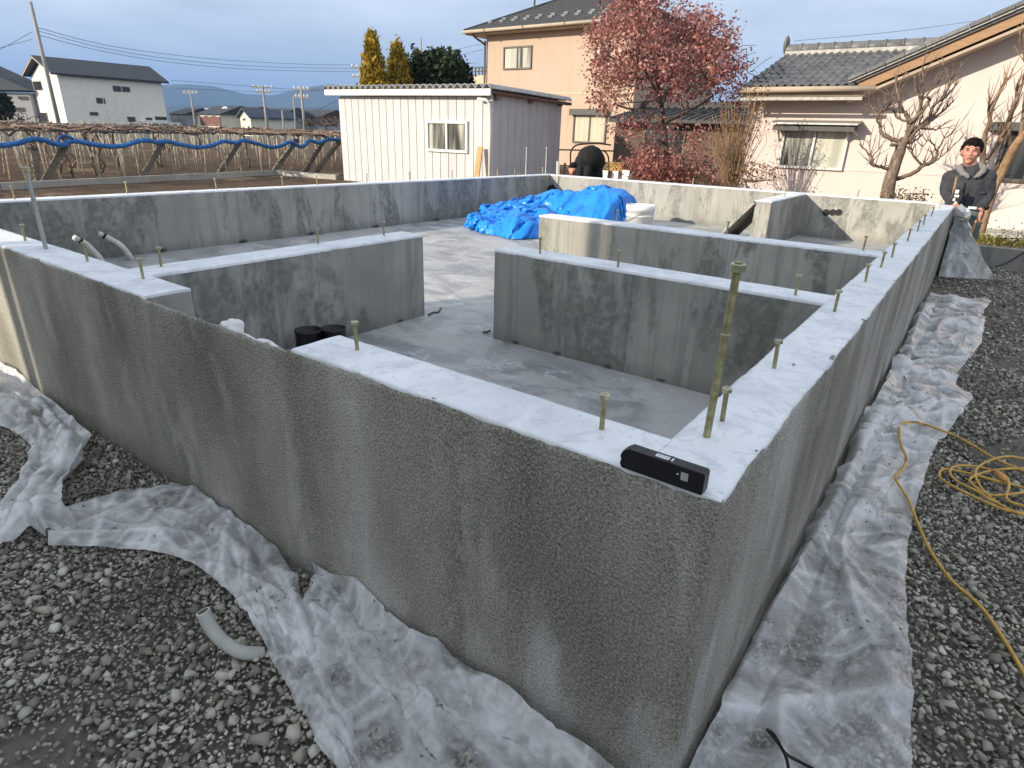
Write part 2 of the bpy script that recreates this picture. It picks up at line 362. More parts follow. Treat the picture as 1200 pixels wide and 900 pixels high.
def m_poly(name, alpha=.34, tint=(.86, .88, .90), dirt=.5, dscale=2.2):
    b = NB(name); d = b.noise(dscale, 7, .68, None, .8); d2 = b.noise(dscale*4.5, 6, .7); cr = b.noise(30, 5, .75, None, 2.5); mid = b.noise(5.5, 6, .65, None, 1.6)
    wv = b.n.new('ShaderNodeVectorMath'); wv.operation = 'ADD'; nz = b.n.new('ShaderNodeTexNoise'); nz.inputs['Scale'].default_value = 6; nz.inputs['Detail'].default_value = 4; b.l.new(b.pos, nz.inputs['Vector'])
    sc = b.n.new('ShaderNodeVectorMath'); sc.operation = 'SCALE'; b.l.new(nz.outputs['Color'], sc.inputs[0]); sc.inputs['Scale'].default_value = .22; b.l.new(b.pos, wv.inputs[0]); b.l.new(sc.outputs[0], wv.inputs[1])
    ed = b.voro(8.5, wv.outputs[0], 'DISTANCE_TO_EDGE'); ed2 = b.voro(23, wv.outputs[0], 'DISTANCE_TO_EDGE')
    line = b.math('MAXIMUM', b.math('MULTIPLY', b.rng(ed, .075, .0), b.rng(mid, .38, .62)), b.math('MULTIPLY', b.rng(ed2, .10, .0, 0, .8), b.rng(d2, .45, .62)))
    dirtf = b.math('MULTIPLY', b.rng(d, .53, .66), b.rng(d2, .42, .58, .05, dirt*1.9))
    lw = b.n.new('ShaderNodeLayerWeight'); lw.inputs['Blend'].default_value = .38
    c = b.mix(b.math('MINIMUM', dirtf, .85), tint, (.20, .165, .125))
    hgt = b.math('ADD', b.math('ADD', cr, b.math('MULTIPLY', mid, 2.0)), b.math('MULTIPLY', b.rng(ed, 0, .3), .8))
    b.set(Base_Color=c, Roughness=b.rng(d2, .3, .7, .05, .20), Normal=b.bump(hgt, .5, .008)); b.bsdf.inputs['Specular IOR Level'].default_value = .85; b.bsdf.inputs['Coat Weight'].default_value = .8; b.bsdf.inputs['Coat Roughness'].default_value = .09
    tl = b.n.new('ShaderNodeBsdfTranslucent'); b.l.new(c, tl.inputs['Color'])
    m1 = b.n.new('ShaderNodeMixShader'); m1.inputs[0].default_value = .22; b.l.new(b.bsdf.outputs[0], m1.inputs[1]); b.l.new(tl.outputs[0], m1.inputs[2])
    tr = b.n.new('ShaderNodeBsdfTransparent'); m2 = b.n.new('ShaderNodeMixShader')
    al = b.math('ADD', b.rng(b.noise(2.6, 6, .66, None, 1.4), .36, .62, alpha-.20, alpha+.34), b.math('MULTIPLY', lw.outputs['Facing'], .55)); fo = b.n.new('ShaderNodeAttribute'); fo.attribute_name = 'fold'; al = b.math('ADD', al, b.math('MULTIPLY', line, .10)); al = b.math('ADD', al, b.math('MULTIPLY', b.math('POWER', fo.outputs['Fac'], 1.5), .42))
    al = b.math('MINIMUM', b.math('ADD', al, b.math('MULTIPLY', dirtf, .4)), .96)
    b.l.new(al, m2.inputs[0]); b.l.new(tr.outputs[0], m2.inputs[1]); b.l.new(m1.outputs[0], m2.inputs[2]); b.l.new(m2.outputs[0], b.out.inputs['Surface'])
    return b.m
def m_leaf(name, stops, rough=.6, trans=.3):
    b = NB(name); c = b.ramp(b.island(), stops)
    c = b.mix(b.rng(b.noise(2.2, 4), .35, .65, 0, .35), c, b.mix(1.0, c, (.55, .5, .5), 'MULTIPLY'))
    b.set(Base_Color=c, Roughness=rough); b.bsdf.inputs['Specular IOR Level'].default_value = .25
    tl = b.n.new('ShaderNodeBsdfTranslucent'); b.l.new(c, tl.inputs['Color']); mx = b.n.new('ShaderNodeMixShader'); mx.inputs[0].default_value = trans
    b.l.new(b.bsdf.outputs[0], mx.inputs[1]); b.l.new(tl.outputs[0], mx.inputs[2]); b.l.new(mx.outputs[0], b.out.inputs['Surface'])
    return b.m
def m_stucco(name, c, dirt=(.35, .26, .2), amt=.35, seam=0.0):
    b = NB(name); a = b.noise(.9, 5, .6); st = b.noise(1, 5, .6, b.mp((3.2, 3.2, .35))); f = b.noise(90, 3, .6)
    col = b.mix(b.rng(a, .35, .7, 0, .30), c, tuple(x*.86 for x in c)); col = b.mix(b.rng(st, .52, .74, 0, amt), col, dirt)
    if seam:
        P = b.sep(); fr = b.math('FRACT', b.math('DIVIDE', P[0], seam)); col = b.mix(b.math('MULTIPLY', b.math('LESS_THAN', fr, .035), .5), col, dirt)
    b.set(Base_Color=col, Roughness=.9, Normal=b.bump(f, .25, .01)); b.bsdf.inputs['Specular IOR Level'].default_value = .2
    return b.m
def m_bark(name, a, c, scale=22):
    b = NB(name); n = b.noise(scale, 6, .7, b.mp((1, 1, .35))); l = b.noise(7, 5, .65)
    col = b.ramp(n, [(.3, tuple(x*.5 for x in a)), (.5, a), (.72, c)]); col = b.mix(b.rng(l, .55, .68, 0, .4), col, tuple(min(1, x*1.4) for x in c))
    b.set(Base_Color=col, Roughness=.95, Normal=b.bump(n, .8, .02)); b.bsdf.inputs['Specular IOR Level'].default_value = .15
    return b.m
def m_glass(name, c, c2, rough=.06, scale=1.2, stretch=(6, 6, .6)):
    b = NB(name); f = b.noise(scale, 4, .5, b.mp(stretch)); b.set(Base_Color=b.mix(b.rng(f, .4, .6), c, c2), Roughness=rough); b.bsdf.inputs['Specular IOR Level'].default_value = .55
    return b.m

M['mortar'] = m_mortar(); M['concrete'] = m_concrete(); M['slab'] = m_slab(); M['top'] = m_topping(); M['ground'] = m_ground(); M['stone'] = m_stone()
M['kerb'] = m_concrete('kerb_concrete', (.70, .67, .60), (.42, .40, .36), .3)
M['poly'] = m_poly('polythene', .16, (.90, .91, .92), .3); M['poly_dirty'] = m_poly('polythene_dusty', .17, (.88, .89, .90), .6, 1.7); M['poly_far'] = m_poly('polythene_clear', .12, (.95, .96, .97), .1, 2.0)
M['zinc'] = flat('zinc_yellow_steel', (.33, .305, .16), .42, .28, 60, .1, 200, .7); M['zinc_nut'] = flat('plated_nut', (.46, .45, .31), .35, .2, 60, 0, 50, .7)
M['darksteel'] = flat('dark_steel', (.09, .085, .08), .6, .2, 30); M['galv'] = flat('galvanised_pipe', (.42, .43, .42), .45, .12, 9, 0, 50, .5)
M['black'] = flat('black_plastic', (.014, .014, .016), .42, .2, 30, .05, 120); M['blackrub'] = flat('black_rubber', (.010, .010, .010), .6, .2, 20)
M['white'] = flat('white_print', (.78, .78, .76), .5, .05, 10); M['whitep'] = flat('white_plastic', (.76, .76, .74), .4, .06, 7); M['greyp'] = flat('grey_print', (.40, .41, .42), .5, .08, 50)
M['hose'] = flat('pale_corrugated_pipe', (.60, .595, .55), .55, .1, 25, .1, 90)
M['yellow'] = flat('yellow_cord_sheath', (.56, .345, .075), .5, .14, 35); M['orangep'] = flat('orange_plastic', (.62, .30, .10), .5, .1, 20)
def m_tarp():
    b = NB('blue_tarpaulin'); f = b.noise(7, 6, .65); w = b.voro(420)
    c = b.mix(b.rng(f, .35, .68), (.005, .19, .70), (.010, .28, .86)); b.set(Base_Color=c, Roughness=.34, Normal=b.bump(b.noise(34, 4, .7, None, 1), .3, .008)); b.bsdf.inputs['Specular IOR Level'].default_value = .5
    return b.m
M['tarp'] = m_tarp(); M['bluenet'] = flat('blue_netting', (.035, .17, .46), .6, .35, 14, .5, 40)
M['shedwall'] = flat('shed_steel', (.53, .535, .54), .5, .05, 3, 0, 50, .0, .4, .05); M['shedroof'] = flat('shed_roof_steel', (.42, .41, .39), .55, .2, 8); M['shedtrim'] = flat('shed_trim', (.72, .71, .68), .5, .06, 5)
M['seam'] = flat('panel_seam_grey', (.30, .30, .29), .8, .1)  # grey shed core, seen as thin lines between the wall panels
M['plank'] = flat('sawn_plank', (.56, .30, .13), .7, .2, 8, .2, 60, stretch=(10, 10, 1)); M['block'] = flat('grey_block', (.36, .33, .28), .9, .2, 12, .3, 90)
M['tan'] = m_stucco('tan_siding', (.54, .415, .325), (.42, .30, .20), .40, .455); M['tan2'] = flat('tan_balcony', (.60, .46, .33), .85, .06, 3)
M['slate'] = flat('dark_slate_roof', (.060, .063, .066), .7, .25, 9, .3, 50, stretch=(1, 1, 3)); M['slate2'] = flat('black_metal_roof', (.035, .037, .042), .6, .2, 2); M['slate_blue'] = flat('blue_grey_roof', (.055, .07, .10), .6, .2, 2)
M['soffit'] = flat('cream_soffit', (.44, .36, .28), .8, .08, 4); M['brown'] = flat('brown_metal', (.14, .075, .05), .5, .15, 9); M['bronze'] = flat('bronze_frame', (.10, .085, .07), .45, .12, 9); M['alu'] = flat('silver_frame', (.62, .62, .60), .4, .08, 9, 0, 50, .3)
M['pink'] = m_stucco('pale_pink_render', (.67, .575, .54), (.53, .45, .41), .25)
M['kawara'] = flat('grey_fired_tile', (.128, .130, .134), .5, .25, 14, .2, 70, 0, .5, .22); M['plaster'] = flat('white_ridge_plaster', (.44, .43, .40), .85, .2, 12)
M['barge'] = flat('honey_bargeboard', (.34, .205, .115), .65, .15, 5, .1, 40, stretch=(1, 8, 8)); M['cream'] = flat('cream_house_wall', (.72, .68, .56), .85, .05, 2); M['whitewall'] = flat('white_house_wall', (.84, .79, .70), .85, .05, 2); M['greywall'] = flat('grey_house_wall', (.34, .34, .35), .85, .08, 2); M['brick'] = flat('red_brown_wall', (.17, .085, .07), .85, .12, 4)
M['pane_dark'] = m_glass('dark_pane', (.02, .024, .028), (.05, .055, .06)); M['pane_curtain'] = m_glass('curtained_pane', (.42, .42, .36), (.58, .57, .49), .12, 1.5, (9, 9, .4)); M['pane_paper'] = m_glass('paper_screen_pane', (.50, .47, .36), (.56, .53, .42), .15, 1.0)
M['pane_mixed'] = m_glass('half_curtained_pane', (.05, .055, .05), (.48, .47, .42), .10, 1.3, (5, 5, .35)); M['shutter'] = flat('shutter_box', (.075, .072, .07), .5, .1, 9)
M['bark'] = m_bark('grey_brown_bark', (.19, .14, .108), (.32, .255, .21)); M['bark_pale'] = m_bark('tan_bark', (.30, .19, .11), (.46, .32, .21)); M['bark_dark'] = m_bark('dark_bark', (.055, .042, .034), (.11, .088, .072)); M['twig'] = flat('dry_twig', (.20, .125, .075), .9, .25, 20)
M['bark_red'] = m_bark('maple_bark', (.10, .075, .062), (.22, .18, .15))
M['red'] = m_leaf('red_maple_leaves', [(0, (.20, .075, .064)), (.3, (.40, .15, .13)), (.65, (.58, .27, .235)), (1, (.72, .46, .39))], .6, .45)
M['gold'] = m_leaf('golden_needles', [(0, (.13, .115, .014)), (.4, (.32, .235, .022)), (.75, (.50, .34, .035)), (1, (.60, .38, .06))], .7, .2)
M['evergreen'] = m_leaf('evergreen_leaves', [(0, (.018, .030, .014)), (.5, (.035, .055, .024)), (1, (.062, .088, .042))], .6, .2)
M['shrubgreen'] = m_leaf('shrub_leaves', [(0, (.035, .045, .016)), (.5, (.075, .078, .03)), (1, (.14, .125, .06))], .6, .2)
M['dryleaf'] = m_leaf('dry_leaves', [(0, (.09, .042, .02)), (.5, (.19, .095, .045)), (1, (.32, .19, .09))], .8, .2)
M['lawn'] = m_leaf('garden_weeds', [(0, (.12, .13, .03)), (.5, (.25, .25, .06)), (1, (.38, .32, .12))], .7, .3)
M['pole'] = flat('pale_trellis_pole', (.56, .50, .385), .75, .16, 5, 0, 50, 0, .3, .22); M['brace'] = flat('weathered_brace', (.17, .145, .115), .9, .25, 6, .3, 40, 0, .2, .25); M['cane'] = m_bark('vine_cane', (.22, .155, .12), (.42, .33, .27), 30)
M['wire'] = flat('cable', (.05, .05, .055), .6, .1); M['mast'] = flat('concrete_mast', (.33, .31, .28), .8, .12, 4); M['paintwhite'] = flat('white_board', (.78, .77, .74), .6, .06, 6); M['lattice'] = flat('varnished_lattice', (.55, .34, .12), .6, .15, 8)
M['darkwall'] = m_stucco('shade_toned_wall', (.13, .10, .085), (.06, .05, .045), .5); M['hill'] = flat('wooded_hill', (.045, .06, .05), .95, .25, .004)  # low house wall: its shade is put into the dark colour
M['skin'] = flat('skin', (.50, .24, .17), .55, .12, 30); M['hair'] = flat('black_hair', (.007, .006, .006), .75, .2, 60, .5, 200, 0, .12); M['jacket'] = flat('charcoal_jacket', (.040, .043, .052), .85, .25, 20, .5, 160); M['fleece'] = flat('grey_fleece', (.22, .21, .20), .95, .15, 60, .8, 220)
M['trouser'] = flat('teal_grey_trousers', (.085, .115, .115), .85, .2, 18, .3, 130); M['blackcloth'] = flat('black_coat', (.008, .008, .009), .85, .2, 18, .3, 130); M['bag'] = flat('white_sack', (.74, .73, .72), .45, .1, 20, .2, 60); M['glove'] = flat('cotton_glove', (.50, .47, .40), .9, .15, 50)
# ------------------------------------------------------------------ setting: ground and far hills
def smooth(a, b, x):
    t = np.clip((x-a)/(b-a), 0, 1); return t*t*(3-2*t)
def ground_z(x, y):
    d1 = smooth(7.02, 7.2, y)*smooth(-8.0, -6.5, x)*(1-smooth(.22, .40, x))
    d2 = smooth(8.2, 8.45, y)*smooth(.1, .3, x)
    rel = .010*np.sin(x*2.3+y*1.1)+.008*np.sin(y*3.1-x*1.7)
    return -.25*np.maximum(d1, d2)+rel*(1-np.maximum(d1, d2))*(np.abs(x) < 30)-.012
def axis(lo, hi, fine_lo, fine_hi, step):
    a = list(np.arange(fine_lo, fine_hi+1e-6, step)); g = step*1.4; x = fine_hi
    while x < hi: x += g; g *= 1.45; a.append(x)
    g = step*1.4; x = fine_lo
    while x > lo: x -= g; g *= 1.45; a.insert(0, x)
    return np.array(a)
gx = axis(-9000, 9000, -8.0, 3.0, .12); gy = axis(-9000, 9000, -2.0, 9.6, .12)
GX, GY = np.meshgrid(gx, gy, indexing='ij'); GZ = ground_z(GX, GY)
nV = GX.size; idx = np.arange(nV).reshape(GX.shape)
F_ = np.stack([idx[:-1, :-1], idx[1:, :-1], idx[1:, 1:], idx[:-1, 1:]], -1).reshape(-1, 4)
ground = link('ground', np_mesh('ground', np.stack([GX, GY, GZ], -1).reshape(-1, 3), F_, True), M['ground']); tag(ground, kind='structure')

def ridge(name, prof, depth, seed, thick=500):
    """a long wooded ridge with a real back slope; prof: photo points of its skyline at that distance"""
    rr = np.random.default_rng(seed); P = resample(np.array(prof, float), 90); n = len(P); rows = []
    crest = np.array([at(px, py, depth) for px, py in P])
    for k, t in enumerate(np.linspace(-1, 1, 15)):
        h = (1-abs(t))**.8; off = -_fwd[:2]/np.linalg.norm(_fwd[:2])*(-t)*thick
        w = crest.copy(); w[:, 0] += off[0]; w[:, 1] += off[1]
        w[:, 2] = np.maximum(crest[:, 2], 1)*h-6+rr.normal(0, 5, n)*(1-abs(t))*.6*(k != 7)
        rows.append(w)
    mb = MB().grid(np.array(rows)); o = mb.build(name, M['hill'], None, True); tag(o, kind='structure'); return o
ridge('hill', [(-900, 60), (-500, 75), (-200, 96), (60, 106), (150, 100), (198, 97), (232, 96), (262, 101), (285, 108), (305, 112), (330, 108), (352, 102), (378, 97), (398, 96), (430, 101), (470, 96), (520, 108), (600, 104), (700, 112), (900, 120), (1200, 112), (1600, 100), (2200, 100)], 2600, 3)
ridge('hill', [(-600, 120), (0, 122), (190, 122), (240, 120), (330, 124), (400, 121), (500, 128), (700, 132), (1200, 140)], 1500, 5, 250)

# ------------------------------------------------------------------ the concrete foundation
HW, ZS = .715, .26
fnd = thing('concrete_foundation', 'grey concrete house foundation of low walls with white levelled tops and upright bolts', 'foundation', (0, 0, 0))
def wall(x0, x1, y0, y1, z1=HW-.008, z0=-.06):
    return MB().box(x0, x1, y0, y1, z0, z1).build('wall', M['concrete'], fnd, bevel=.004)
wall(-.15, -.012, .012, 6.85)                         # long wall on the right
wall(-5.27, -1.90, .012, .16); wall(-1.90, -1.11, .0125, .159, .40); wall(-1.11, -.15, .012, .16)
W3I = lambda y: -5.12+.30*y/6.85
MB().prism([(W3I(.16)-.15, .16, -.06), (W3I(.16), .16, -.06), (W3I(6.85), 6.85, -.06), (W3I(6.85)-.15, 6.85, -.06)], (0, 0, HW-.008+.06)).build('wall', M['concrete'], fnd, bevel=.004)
wall(W3I(6.85)-.15, 0, 6.85, 7.0)
wall(-2.37, -2.20, .16, 1.60)                      # inner cross walls
wall(-1.645, -.15, 1.525, 1.685); wall(-2.27, -.15, 2.83, 2.99)
wall(-1.555, -1.405, 5.49, 6.85)
sl = MB().prism([(-5.14, .16, .02), (-.15, .16, .02), (-.15, 6.85, .02), (-4.8, 6.85, .02)], (0, 0, ZS-.02)).build('floor_slab', M['slab'], fnd)

def topping(a, b, w0, w1, z, seed, n=None, jit=.0011, over=.001):
    """thin white self-levelling layer on a wall top: a, b ends of the left edge line, w0/w1 offsets to the two edges"""
    a, b = np.array(a, float), np.array(b, float); L = np.linalg.norm(b-a); t = (b-a)/L; s = np.array([t[1], -t[0]])
    n = n or max(8, int(L/.025)); rr = np.random.default_rng(seed); q = np.linspace(0, L, n)
    def ed(w, sg):
        j = np.convolve(rr.normal(0, 1, n+8), np.ones(5)/5, 'same')[4:-4]*jit*2.2+rr.normal(0, 1, n)*jit*.35
        return w+sg*(over)+j
    e0, e1 = ed(w0, -1), ed(w1, 1); rows = []
    for f, zz in ((0, z-.012), (0, z-.0015), (.06, z), (.35, z+.0006), (.65, z+.0004), (.94, z), (1, z-.0015), (1, z-.012)):
        w = e0+(e1-e0)*f; P = a[None]+t[None]*q[:, None]+s[None]*w[:, None]
        rows.append(np.c_[P, np.full(n, zz)+rr.normal(0, .0005, n)*(0 < f < 1)])
    mb = MB().grid(np.array(rows))
    for col in (0, n-1): mb.add([r[col] for r in rows], [tuple(range(8))])
    return mb.build('levelling_layer', M['top'], fnd, True)
topping((-.15, .004), (-.15, 7.0), 0, .146, HW+.001, 1)                      # right wall
topping((-.151, .006), (-1.112, .006), -0.0, .154, HW-.0005, 2) if False else None
def topx(x0, x1, y0, y1, z, seed): return topping((x0, y1), (x1, y1), 0, y1-y0, z, seed)
def topy(y0, y1, x0, x1, z, seed): return topping((x0, y0), (x0, y1), 0, x1-x0, z, seed)
topx(-1.112, -.148, .006, .160, HW, 2); topx(-5.1, -1.902, .006, .160, HW, 3)
topx(-1.645, -.148, 1.525, 1.685, HW-.001, 4); topx(-2.27, -.148, 2.83, 2.99, HW-.001, 5)
topy(.158, 1.60, -2.37, -2.20, HW-.001, 6); topy(5.49, 6.86, -1.555, -1.405, HW-.001, 7)
topx(-4.95, -.148, 6.85, 7.0, HW-.0005, 8)
topping((W3I(.1)-.15, .1), (W3I(6.9)-.15, 6.9), 0, .15, HW, 9)

def coat(axis_, a, b, z1f, seed):
    """rendered skin on the outer face, 12 mm thick, with a ragged trowelled top edge"""
    n = int(abs(b-a)/.02); rr = np.random.default_rng(seed); q = np.linspace(a, b, n); rows = []
    zt = np.array([z1f(x) for x in q])+np.convolve(rr.normal(0, .0035, n+6), np.ones(4)/4, 'same')[3:-3]+rr.normal(0, .0012, n)
    bulge = np.convolve(rr.normal(0, .004, n+20), np.ones(11)/11, 'same')[10:-10]
    for d, zz in ((0, np.full(n, -.06)), (0, np.full(n, .2)), (0, np.full(n, .45)), (0, zt-.012), (.003, zt-.002), (.0118, zt), (.0118, np.full(n, -.06))):
        dd = d+(bulge*.35+rr.normal(0, .0006, n) if d == 0 else 0)
        if axis_ == 'x': rows.append(np.c_[q, np.zeros(n)+dd, zz])
        else: rows.append(np.c_[np.zeros(n)-dd, q, zz])
    P = np.array(rows); mb = MB()
    mb.grid(P if axis_ == 'y' else P[:, ::-1]) 
    for col in (0, n-1): mb.add([r[col] for r in rows], [tuple(range(7))])
    return mb.build('render_coat', M['mortar'], fnd, True)
coat('x', -5.27, -.0005, lambda x: .711 if (x < -1.93 or x > -1.13) else (.703 if x > -1.9 else .708), 21)
coat('y', .0125, 7.0, lambda y: .711, 22)

# cast-in bolts
def bolt_mesh(h, r):
    mb = MB(); prof = [(r, -.02)]
    z = 0.0
    while z < h: prof += [(r, z), (r*.94, z+.0014)]; z += .0030
    prof += [(r*.8, h), (0.0001, h)]
    return mb.lathe((0, 0, 0), prof, 10).mesh('anchor_bolt', False)
def nut_mesh(r, t):
    mb = MB(); mb.lathe((0, 0, 0), [(r*.5, 0), (r, 0), (r, t*.85), (r*.9, t), (r*.5, t)], 6); return mb.mesh('nut')
bm_short = bolt_mesh(.075, .0052); nm_short = nut_mesh(.0105, .009); bm_short.materials.append(M['zinc']); nm_short.materials.append(M['zinc_nut'])
def bolt(p, lean=None, h=1.0):
    lean = lean or (random.uniform(-.05, .05), random.uniform(-.05, .05), random.uniform(0, 3))
    o = put('anchor_bolt', bm_short, fnd, p, lean, (1, 1, h)); o.rotation_euler = lean
    n = bpy.data.objects.new('nut', nm_short); COL.objects.link(n); n.parent = o; n.location = (0, 0, .066); n.scale = (1, 1, 1/h); return o
BP = [(846, 494), (907, 432), (977.7, 365.5), (1014, 330.5), (1032, 313.7), (1045, 301.8), (1063.3, 283), (1075, 271.5), (1082, 264), (1091, 254), (1100, 244.5)]
for px, py in BP:
    p = onz(px, py, HW); p[0] = np.clip(p[0], -.125, -.06); bolt(p)
for px, py in [(418.7, 410), (705, 503), (168, 327), (102.7, 306), (30, 282.3)]: bolt(onz(px, py, HW))
for px, py in [(724, 313), (633, 297), (932, 345.7)]:
    p = onz(px, py, HW); p[1] = np.clip(p[1], 1.56, 1.65); bolt(p)
for px, py in [(729.4, 258), (855, 273), (1011.5, 293)]:
    p = onz(px, py, HW); p[1] = np.clip(p[1], 2.86, 2.96); bolt(p)
for px, py in [(372.7, 285.5), (450, 276), (189, 312)]:
    p = onz(px, py, HW); p[0] = np.clip(p[0], -2.34, -2.23); bolt(p)
for px in (17, 148, 254, 331, 372, 430, 480, 530, 582.7, 603, 635.6):    # on the far side wall and the back wall
    t = None
    for y in np.linspace(.3, 6.8, 700):
        q = proj((W3I(y)-.07, y, HW))
        if q[0] >= px: t = y; break
    if t: bolt((W3I(t)-.07, t, HW), None, 1.25)
for x in (-3.6, -2.75, -.9, -.45): bolt((x, 6.93, HW))
for x, y in ((-1.47, 6.2),): bolt((x, y, HW))
def tall_bolt(p, h, r, top_nut=True, label='', m='zinc'):
    me = bolt_mesh(h, r); o = link('hold_down_bolt', me, M[m], fnd); o.location = Vector([float(c) for c in p]); tag(o, label)
    n = nut_mesh(r*1.95, r*1.9).copy(); no = link('nut', n, M['zinc_nut']); no.parent = o; no.location = (0, 0, h-r*2.3)
    c = MB().lathe((0, 0, 0), [(r*1.02, 0), (r*1.16, .001), (r*1.16, .005), (r*1.02, .006)], 10).build('thread_mark', M['zinc_nut']); c.parent = o; c.location = (0, 0, h*.60)
    return o
tb = tall_bolt(onz(828, 512, HW),   .335, .0074, True, 'thick yellow plated bolt standing tall near the front corner'); tb.rotation_euler = (0.0, .015, 0)
tf = tall_bolt(onz(54, 291.7, HW), .34, .0085, True, 'tall grey bolt on the front wall', 'galv')
for px in (616, 640):
    for y in np.linspace(5.5, 6.84, 300):
        if proj((W3I(y)-.07, y, HW))[0] >= px: break
    tall_bolt((W3I(y)-.07, y, HW), .36, .008, True, 'tall pale bolt on the far side wall', 'galv')
# pipe sleeves through the back wall, tie clips along the wall feet
for px, py in ((968, 249), (976, 249), (983, 249)):
    p = ony(px, py, 6.85); mb = MB(); r = .032
    V = []
    ring = lambda rr, y: [(p[0]+rr*cos(2*pi*k/16), y, p[2]+rr*sin(2*pi*k/16)) for k in range(16)]
    mb.add(ring(r*1.15, 6.846)+ring(r, 6.846)+ring(r*.9, 6.847), [(k, (k+1) % 16, 16+(k+1) % 16, 16+k) for k in range(16)]+[(16+k, 16+(k+1) % 16, 32+(k+1) % 16, 32+k) for k in range(16)]+[tuple(range(32, 48))])
    mb.build('pipe_sleeve', M['black'], fnd)
cl = MB(); cl.tube([(-.018, 0, 0), (0, 0, .004), (.02, .004, .001)], .0035, 5); cl.tube([(0, 0, .0), (.004, -.012, .002)], .003, 5); clm = cl.mesh('tie_clip'); clm.materials.append(M['darksteel'])
for x in (-1.5, -1.25, -.98, -.72, -.45): put('tie_clip', clm, fnd, (x, 1.518, ZS+.012))
for y in (1.5, 2.2, 2.9, 3.7, 4.6, 5.4, 6.2): put('tie_clip', clm, fnd, (W3I(y)+.008, y, ZS+.012), (0, 0, 1.57), (2, 2, 3))
for y in (.5, .95, 1.4): put('tie_clip', clm, fnd, (-2.192, y, ZS+.012), (0, 0, 1.57))
# ------------------------------------------------------------------ crumpled sheets: a small cloth relaxation over the ground
def cloth(P0, slack, floor, iters=160, grav=.0016, seed=0, amp=.03, freq=3.0, push=None, pin=None, fric=.55, bend=.25, extra=None, hold=(.02, .9), oct=.15):
    rr = np.random.default_rng(seed); nu, nv = P0.shape[:2]; X = P0.copy()
    ru = np.linalg.norm(np.diff(P0, axis=0), axis=2); rv = np.linalg.norm(np.diff(P0, axis=1), axis=2)
    su = slack[0]; sv = slack[1]
    nz = np.zeros((nu, nv)); ox = rr.uniform(0, 50, 3)
    for i in range(nu):
        for j in range(nv):
            p = P0[i, j]; nz[i, j] = mnoise.noise((p[0]*freq+ox[0], p[1]*freq+ox[1], ox[2]))+oct*mnoise.noise((p[0]*freq*2.7+ox[1], p[1]*freq*2.7, ox[0]))
    X[..., 2] += .012+amp*np.abs(nz)
    if extra is not None: X += extra
    ru = ru*su; rv = rv*sv
    d1 = np.linalg.norm(P0[1:, 1:]-P0[:-1, :-1], axis=2)*(su+sv)/2; d2 = np.linalg.norm(P0[1:, :-1]-P0[:-1, 1:], axis=2)*(su+sv)/2
    bu = ru[1:]+ru[:-1]; bv = rv[:, 1:]+rv[:, :-1]
    V = np.zeros_like(X); w = np.ones((nu, nv)); KH = np.full((nu, nv, 1), hold[0]); KH[[0, -1]] = hold[1]; KH[:, [0, -1]] = hold[1]
    if pin is not None: w[pin] = 0
    def solve(A, B, rest, k, idA, idB):
        d = X[idB]-X[idA]; L = np.linalg.norm(d, axis=-1)+1e-9; wa, wb = w[idA], w[idB]; c = (k*(L-rest)/L/np.maximum(wa+wb, 1e-6))[..., None]*d
        X[idA] += c*wa[..., None]; X[idB] -= c*wb[..., None]
    sl = slice
    def strips(rest, ax, step, k):
        for s in range(step*2 if step > 1 else 2):
            per = step*2 if step > 1 else 2
            n = X.shape[ax]; ia = np.arange(s, n-step, per)
            if not len(ia): continue
            if ax == 0: idA = (ia[:, None], np.arange(nv)[None]); idB = (ia[:, None]+step, np.arange(nv)[None]); r = rest[ia]
            else: idA = (np.arange(nu)[:, None], ia[None]); idB = (np.arange(nu)[:, None], ia[None]+step); r = rest[:, ia]
            solve(None, None, r, k, idA, idB)
    for it in range(iters):
        old = X.copy(); X += V*.90; X[..., 2] -= grav*w
        for _ in range(3):
            strips(ru, 0, 1, 1.0); strips(rv, 1, 1, 1.0)
            for s in (0, 1):
                ia = np.arange(s, nu-1, 2)[:, None]; ja = np.arange(nv-1)[None]
                for t in (0, 1):
                    jb = ja[:, t::2]
                    solve(None, None, d1[ia, jb], .5, (ia, jb), (ia+1, jb+1)); solve(None, None, d2[ia, jb], .5, (ia+1, jb), (ia, jb+1))
            if bend:
                # resist sharp folding only (push apart when too close)
                for ax, rest in ((0, bu), (1, bv)):
                    for s in range(4):
                        n = X.shape[ax]; ia = np.arange(s, n-2, 4)
                        if not len(ia): continue
                        if ax == 0: A = (ia[:, None], np.arange(nv)[None]); B = (ia[:, None]+2, np.arange(nv)[None]); r = rest[ia]
                        else: A = (np.arange(nu)[:, None], ia[None]); B = (np.arange(nu)[:, None], ia[None]+2); r = rest[:, ia]
                        d = X[B]-X[A]; L = np.linalg.norm(d, axis=-1)+1e-9; c = (bend*np.minimum(0, L-r)/L/2)[..., None]*d
                        X[A] += c*w[A][..., None]; X[B] -= c*w[B][..., None]
        fz = floor(X[..., 0], X[..., 1]); hit = X[..., 2] < fz
        X[..., 2] = np.where(hit, fz, X[..., 2])
        X[..., :2] += (P0[..., :2]-X[..., :2])*KH
        if push is not None: push(X)
        if pin is not None: X[pin] = old[pin]
        V = X-old
        V[hit] *= (1-fric)
    return X
